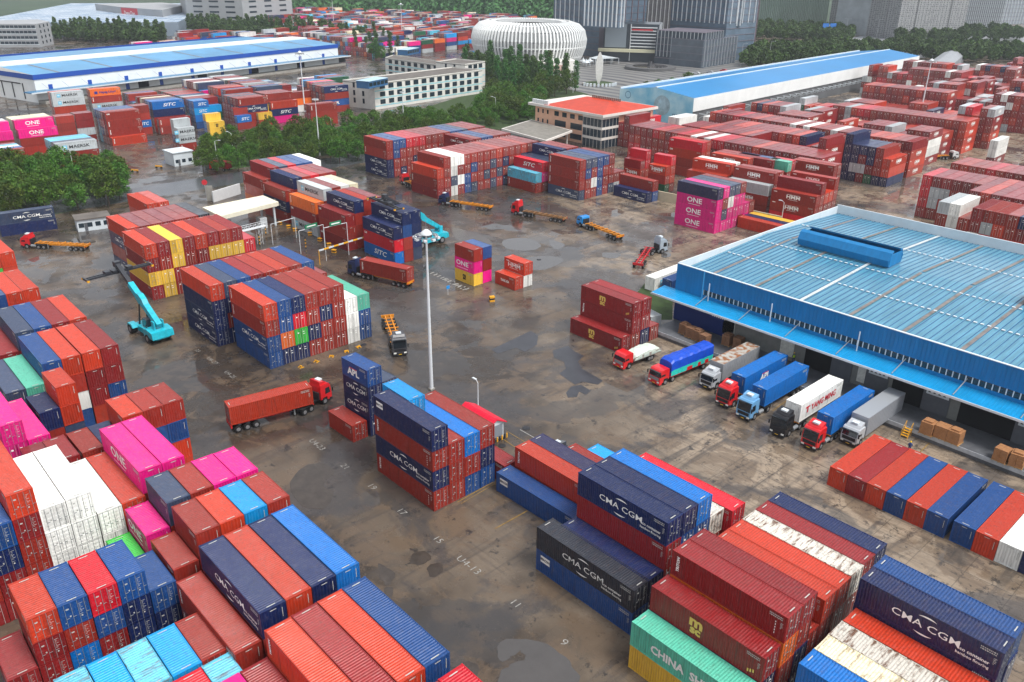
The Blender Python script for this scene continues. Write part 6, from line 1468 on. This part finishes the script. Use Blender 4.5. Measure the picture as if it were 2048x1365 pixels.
def crown_mesh(seed, kind, n_clump, leaf):
    r = random.Random(seed); b = MB(); cl = []
    for i in range(n_clump):
        a = r.uniform(0, 2*math.pi); 
        if kind == 'broad': z = r.uniform(0, 1); rad = 3.7*math.sqrt(max(0, 1-(z*1.9-.85)**2))*r.uniform(.25, 1)**.5*(1+.25*math.sin(a*2+seed)); zz = 2.6+z*6.2
        else: z = r.uniform(0, 1); rad = 1.75*(1-z)**.45*min(1, .5+z*3)*r.uniform(.3, 1); zz = 1.8+z*11.5
        cl.append((rad*math.cos(a), rad*math.sin(a), zz+r.uniform(-.3, .3), r.uniform(.55, 1.2), r.uniform(.45, 1.5)))
    for (x, y, z, s, tone) in cl:
        hue = r.uniform(.85, 1.15)
        for k in range(26):
            t = r.uniform(0, 2*math.pi); u = r.uniform(-1, 1); q = math.sqrt(1-u*u); rr = s*r.uniform(.55, 1.05)
            p = Vector((x+rr*q*math.cos(t), y+rr*q*math.sin(t), z+rr*u*.8)); d = Vector((r.uniform(-1, 1), r.uniform(-1, 1), r.uniform(-.3, 1))).normalized(); a = d.orthogonal().normalized(); c = d.cross(a); L = leaf*r.uniform(.6, 1.3)
            b.pc = (min(1.6, tone*hue*1.05), min(1.6, tone), tone*.85, 1)
            b.poly([p-a*L*.5, p-c*L*.32, p+a*L*.5, p+c*L*.32])
    return b.mesh('crown', [LEAF if kind == 'broad' else LEAF2])
def trunk_mesh(seed, h):
    r = random.Random(seed); b = MB(); b.tube((0, 0, 0), (0, 0, h*.45), .2, .14, 7); b.tube((0, 0, h*.45), (r.uniform(-.3, .3), .1, h*.85), .14, .05, 6)
    for k in range(5): a = k*1.3+r.random(); z = h*(.3+.09*k); b.tube((0, 0, z), (1.6*math.cos(a), 1.6*math.sin(a), z+1.5), .08, .03, 5)
    return b.mesh('trunk', [BARK])
BROAD = [(crown_mesh(s, 'broad', 105, .46), trunk_mesh(s, 7.5)) for s in (1, 2, 3, 4)]
POPL = [(crown_mesh(s, 'tall', 80, .5), trunk_mesh(s, 10)) for s in (11, 12, 13)]
trng = random.Random(5); FAR = []
def g2(*uv): return [tuple(at(u, v, z)[:2]) for u, v, z in uv]
def inside(x, y, poly):
    c = False
    for (xa, ya), (xb, yb) in zip(poly, poly[1:]+poly[:1]):
        if (ya > y) != (yb > y) and x < (xb-xa)*(y-ya)/(yb-ya)+xa: c = not c
    return c
def fill(poly, gap, kinds, smin, smax, phrase, limit=400, far=False):
    xs = [p[0] for p in poly]; ys = [p[1] for p in poly]; pts = []; tries = 0
    while tries < 6000 and len(pts) < limit:
        tries += 1; x, y = trng.uniform(min(xs), max(xs)), trng.uniform(min(ys), max(ys))
        if inside(x, y, poly) and all((x-a)**2+(y-b_)**2 > gap*gap for a, b_ in pts): pts.append((x, y))
    pts.sort(key=lambda p: p[0]**2+p[1]**2)
    for i, (x, y) in enumerate(pts):
        k = trng.choice(kinds); me = trng.choice(BROAD if k == 'b' else POPL); s = trng.uniform(smin, smax)
        if len(pts) > 0 and far: FAR.append((x, y, me[0], s)); continue
        r = thing('tree', phrase, 'tree', (x, y, 0), trng.uniform(0, 6.28), 'trees, '+phrase); r.scale = (s, s, s*trng.uniform(.9, 1.12))
        put('crown', me[0], r); put('trunk', me[1], r)
fill(g2((-12, 448, 0), (214, 418, 0), (246, 398, 0), (246, 352, 0), (100, 348, 0), (-12, 360, 0)), 5.6, 'b', .75, 1.2, 'leafy tree in the dense clump at the left edge', 60)
fill(g2((402, 352, 0), (560, 340, 0), (700, 326, 0), (860, 282, 0), (1062, 244, 0), (1075, 226, 0), (1000, 226, 0), (760, 262, 0), (600, 276, 0), (470, 292, 0), (398, 318, 0)), 5.9, 'bbb', .6, 1.0, 'leafy tree in the belt before the pale wings', 110)
fill([(-322, 290), (-300, 300), (-305, 330), (-352, 345), (-395, 345), (-385, 312), (-350, 305)], 6.0, 'tbt', 1.0, 1.35, 'tall poplar before the ribbed arena', 55)
fill(g2((950, 236, 0), (1062, 248, 0), (1092, 204, 0), (985, 196, 0)), 6.0, 'b', .8, 1.1, 'leafy tree between the pale wings and the office', 30)
fill([(-258, 335), (-240, 345), (-262, 440), (-275, 430), (-285, 350)], 8, 'b', .6, .9, 'low tree between the plaza and the blue shed', 24)
fill(g2((700, 110, 0), (760, 128, 0), (800, 108, 0), (770, 84, 0), (715, 84, 0)), 6.5, 'tb', .9, 1.2, 'dark tree beyond the white warehouse end', 34)
fill(g2((112, 82, 0), (330, 90, 0), (330, 76, 0), (112, 70, 0)), 5.5, 'tb', .9, 1.2, 'x', 150, True)
fill(g2((380, 70, 0), (640, 84, 0), (700, 92, 0), (690, 78, 0), (600, 66, 0), (380, 60, 0)), 5.5, 'tb', .9, 1.2, 'x', 200, True)
fill(g2((1478, 132, 0), (1500, 140, 0), (1800, 112, 0), (1870, 128, 0), (2060, 126, 0), (2060, 108, 0), (1840, 96, 0), (1520, 108, 0)), 6.5, 'b', .8, 1.25, 'x', 420, True)
fill(g2((1515, 80, 0), (1700, 92, 0), (1700, 70, 0), (1520, 60, 0)), 8, 'b', .9, 1.3, 'x', 120, True)
fill(g2((1790, 88, 0), (2040, 84, 0), (2040, 70, 0), (1890, 62, 0), (1800, 74, 0)), 9, 'b', .8, 1.2, 'x', 110, True)
fb = MB(); far_cache = {}
for (x, y, me, sc) in FAR:
    if me.name not in far_cache:
        ca = me.color_attributes['paint'].data; far_cache[me.name] = [([v for v in (me.vertices[i].co.copy() for i in p.vertices)], tuple(ca[p.loop_start].color)) for k, p in enumerate(me.polygons) if k % 4 == 0]
    a = trng.uniform(0, 6.28); c_, s_ = math.cos(a)*sc, math.sin(a)*sc; tn_ = trng.uniform(.7, 1.3)
    for vs, col in far_cache[me.name]:
        m_ = sum(vs, Vector())/4; fb.pc = (col[0]*tn_, col[1]*tn_, col[2]*tn_, 1)
        fb.poly([(x+c_*q.x-s_*q.y, y+s_*q.x+c_*q.y, q.z*sc) for q in (m_+(v-m_)*2.6 for v in vs)])
tag(fb.obj('tree_belts', LEAF2), 'dense belts of trees far off along the boulevard and behind the white warehouse', 'trees', kind='stuff')
p = at(1132, 168); r = thing('tree', 'dark conifer standing alone on the plaza edge', 'tree', p); r.scale = (1.2, 1.2, .9); put('crown', POPL[0][0], r); put('trunk', POPL[0][1], r)
# wooded hill: too many to count
hill = MB(); rr = random.Random(9)
H0 = [at(u, v) for u, v in ((560, 24), (1130, 48))]
def hillpt(s, t): p = H0[0].lerp(H0[1], s); d = Vector((p.x, p.y, 0)).normalized(); q = p+d*t; return Vector((q.x, q.y, t*.24))
for i in range(26):
    for j in range(12):
        s0, s1, t0, t1 = i/26*1.3-.15, (i+1)/26*1.3-.15, j*45, (j+1)*45
        hill.poly([hillpt(s0, t0), hillpt(s1, t0), hillpt(s1, t1), hillpt(s0, t1)])
tag(hill.obj('hill', mat('hill_soil', (44, 62, 40), .9, noise=.4, scale=.02)), kind='structure')
wd = MB()
for i in range(5200):
    s, t = rr.uniform(-.15, 1.15), rr.uniform(0, 1)**1.3*500; p = hillpt(s, t)+Vector((rr.uniform(-8, 8), rr.uniform(-8, 8), 0)); R_ = rr.uniform(3.5, 7); tone = rr.uniform(.6, 1.3)
    for k in range(16):
        a, u = rr.uniform(0, 6.28), rr.uniform(-.1, 1); q = math.sqrt(1-u*u) if u > 0 else 1; c = p+Vector((R_*q*math.cos(a), R_*q*math.sin(a), 3+R_*u*1.2)); d = Vector((rr.uniform(-1, 1), rr.uniform(-1, 1), rr.uniform(0, 1))).normalized(); x = d.orthogonal().normalized(); y = d.cross(x); L = rr.uniform(1.6, 3)
        wd.pc = (tone*1.0, tone, tone*.9, 1); wd.poly([c-x*L, c-y*L*.7, c+x*L, c+y*L*.7])
tag(wd.obj('woodland', LEAF2), 'dense wooded hillside behind the far container yard', 'woodland', kind='stuff')

# ------------------------------------------------------------------ cars on the plaza and boulevard
def car(label, u, v, rz, pm):
    p = at(u, v); r = thing('parked_car', label, 'car', p, math.radians(rz), 'cars on the plaza and the boulevard')
    b = MB(); b.prism([(0, .35), (0, .8), (1.0, .95), (1.6, 1.42), (3.2, 1.45), (4.0, 1.0), (4.5, .9), (4.5, .35)], -.88, .88); b.obj('body', pm, r)
    b = MB(); b.prism([(1.15, .98), (1.66, 1.36), (3.15, 1.38), (3.75, 1.0)], -.9, .9); b.obj('window', GLASS, r)
    for s_ in (-1, 1):
        for x in (.85, 3.6): wheel(r, x, s_*.8, .33, .22)
for i, (u, v, rz, pm, lb) in enumerate(((1098, 152, 60, WHT, 'white car parked by the arena entrance'), (1080, 154, 50, BLK, 'black car beside the arena trees'), (1385, 148, 20, WHT, 'white car right of the fountain'), (1412, 146, 20, SILV, 'silver car right of the fountain, further out'), (1440, 143, 20, RED, 'red car right of the fountain, furthest out'),
    (1845, 84, 100, WHT, 'white car on the pale boulevard, first'), (1905, 80, 100, SILV, 'silver car on the pale boulevard, second'), (1960, 78, 100, BLK, 'black car on the pale boulevard, third'), (1985, 82, 100, WHT, 'white car on the pale boulevard, fourth'))): car(lb, u, v, rz, pm)
p = at(545, 352-18); r = thing('small_lorry', 'small red lorry parked under the middle trees by the gatehouse', 'lorry', at(425, 338), math.radians(20)); cab(r, RED, False, False, False); b = MB(); b.box(2.4, 7.5, -1.2, 1.2, 1.0, 3.0); b.obj('cargo_box', mat('maroon_box', (120, 24, 28), .5), r)
for s_ in (-1, 1): wheel(r, 1.42, s_*1.05, .5, .3); wheel(r, 6, s_*1.0, .5, .4)
# drain covers and litter of the yard
for i, (u, v, lb) in enumerate(((1052, 857, 'square drain cover beside the red roofed booth'), (1004, 892, 'round drain cover beside the centre stack'), (727, 690, 'round drain cover before the door stack'), (1078, 520, 'drain cover in the wet open yard'))):
    p = at(u, v); r = thing('drain_cover', lb, 'drain cover', p); b = MB(); b.tube((0, 0, .02), (0, 0, .05), .55, .55, 16); b.obj('lid', DARK, r)
# ------------------------------------------------------------------ thin rain haze
hz = MB(); hz.box(-4600, 1000, -1000, 4600, -1, 170)
m = bpy.data.materials.new('haze_air'); m.use_nodes = True; n = m.node_tree.nodes
for x in list(n):
    if x.type != 'OUTPUT_MATERIAL': n.remove(x)
v = n.new('ShaderNodeVolumePrincipled'); v.inputs['Color'].default_value = (.86, .92, 1, 1); v.inputs['Density'].default_value = .00012; v.inputs['Anisotropy'].default_value = .2
m.node_tree.links.new(v.outputs[0], [x for x in n if x.type == 'OUTPUT_MATERIAL'][0].inputs['Volume'])
tag(hz.obj('haze', m), 'thin pale haze over the far yards and towers', 'haze', kind='stuff')
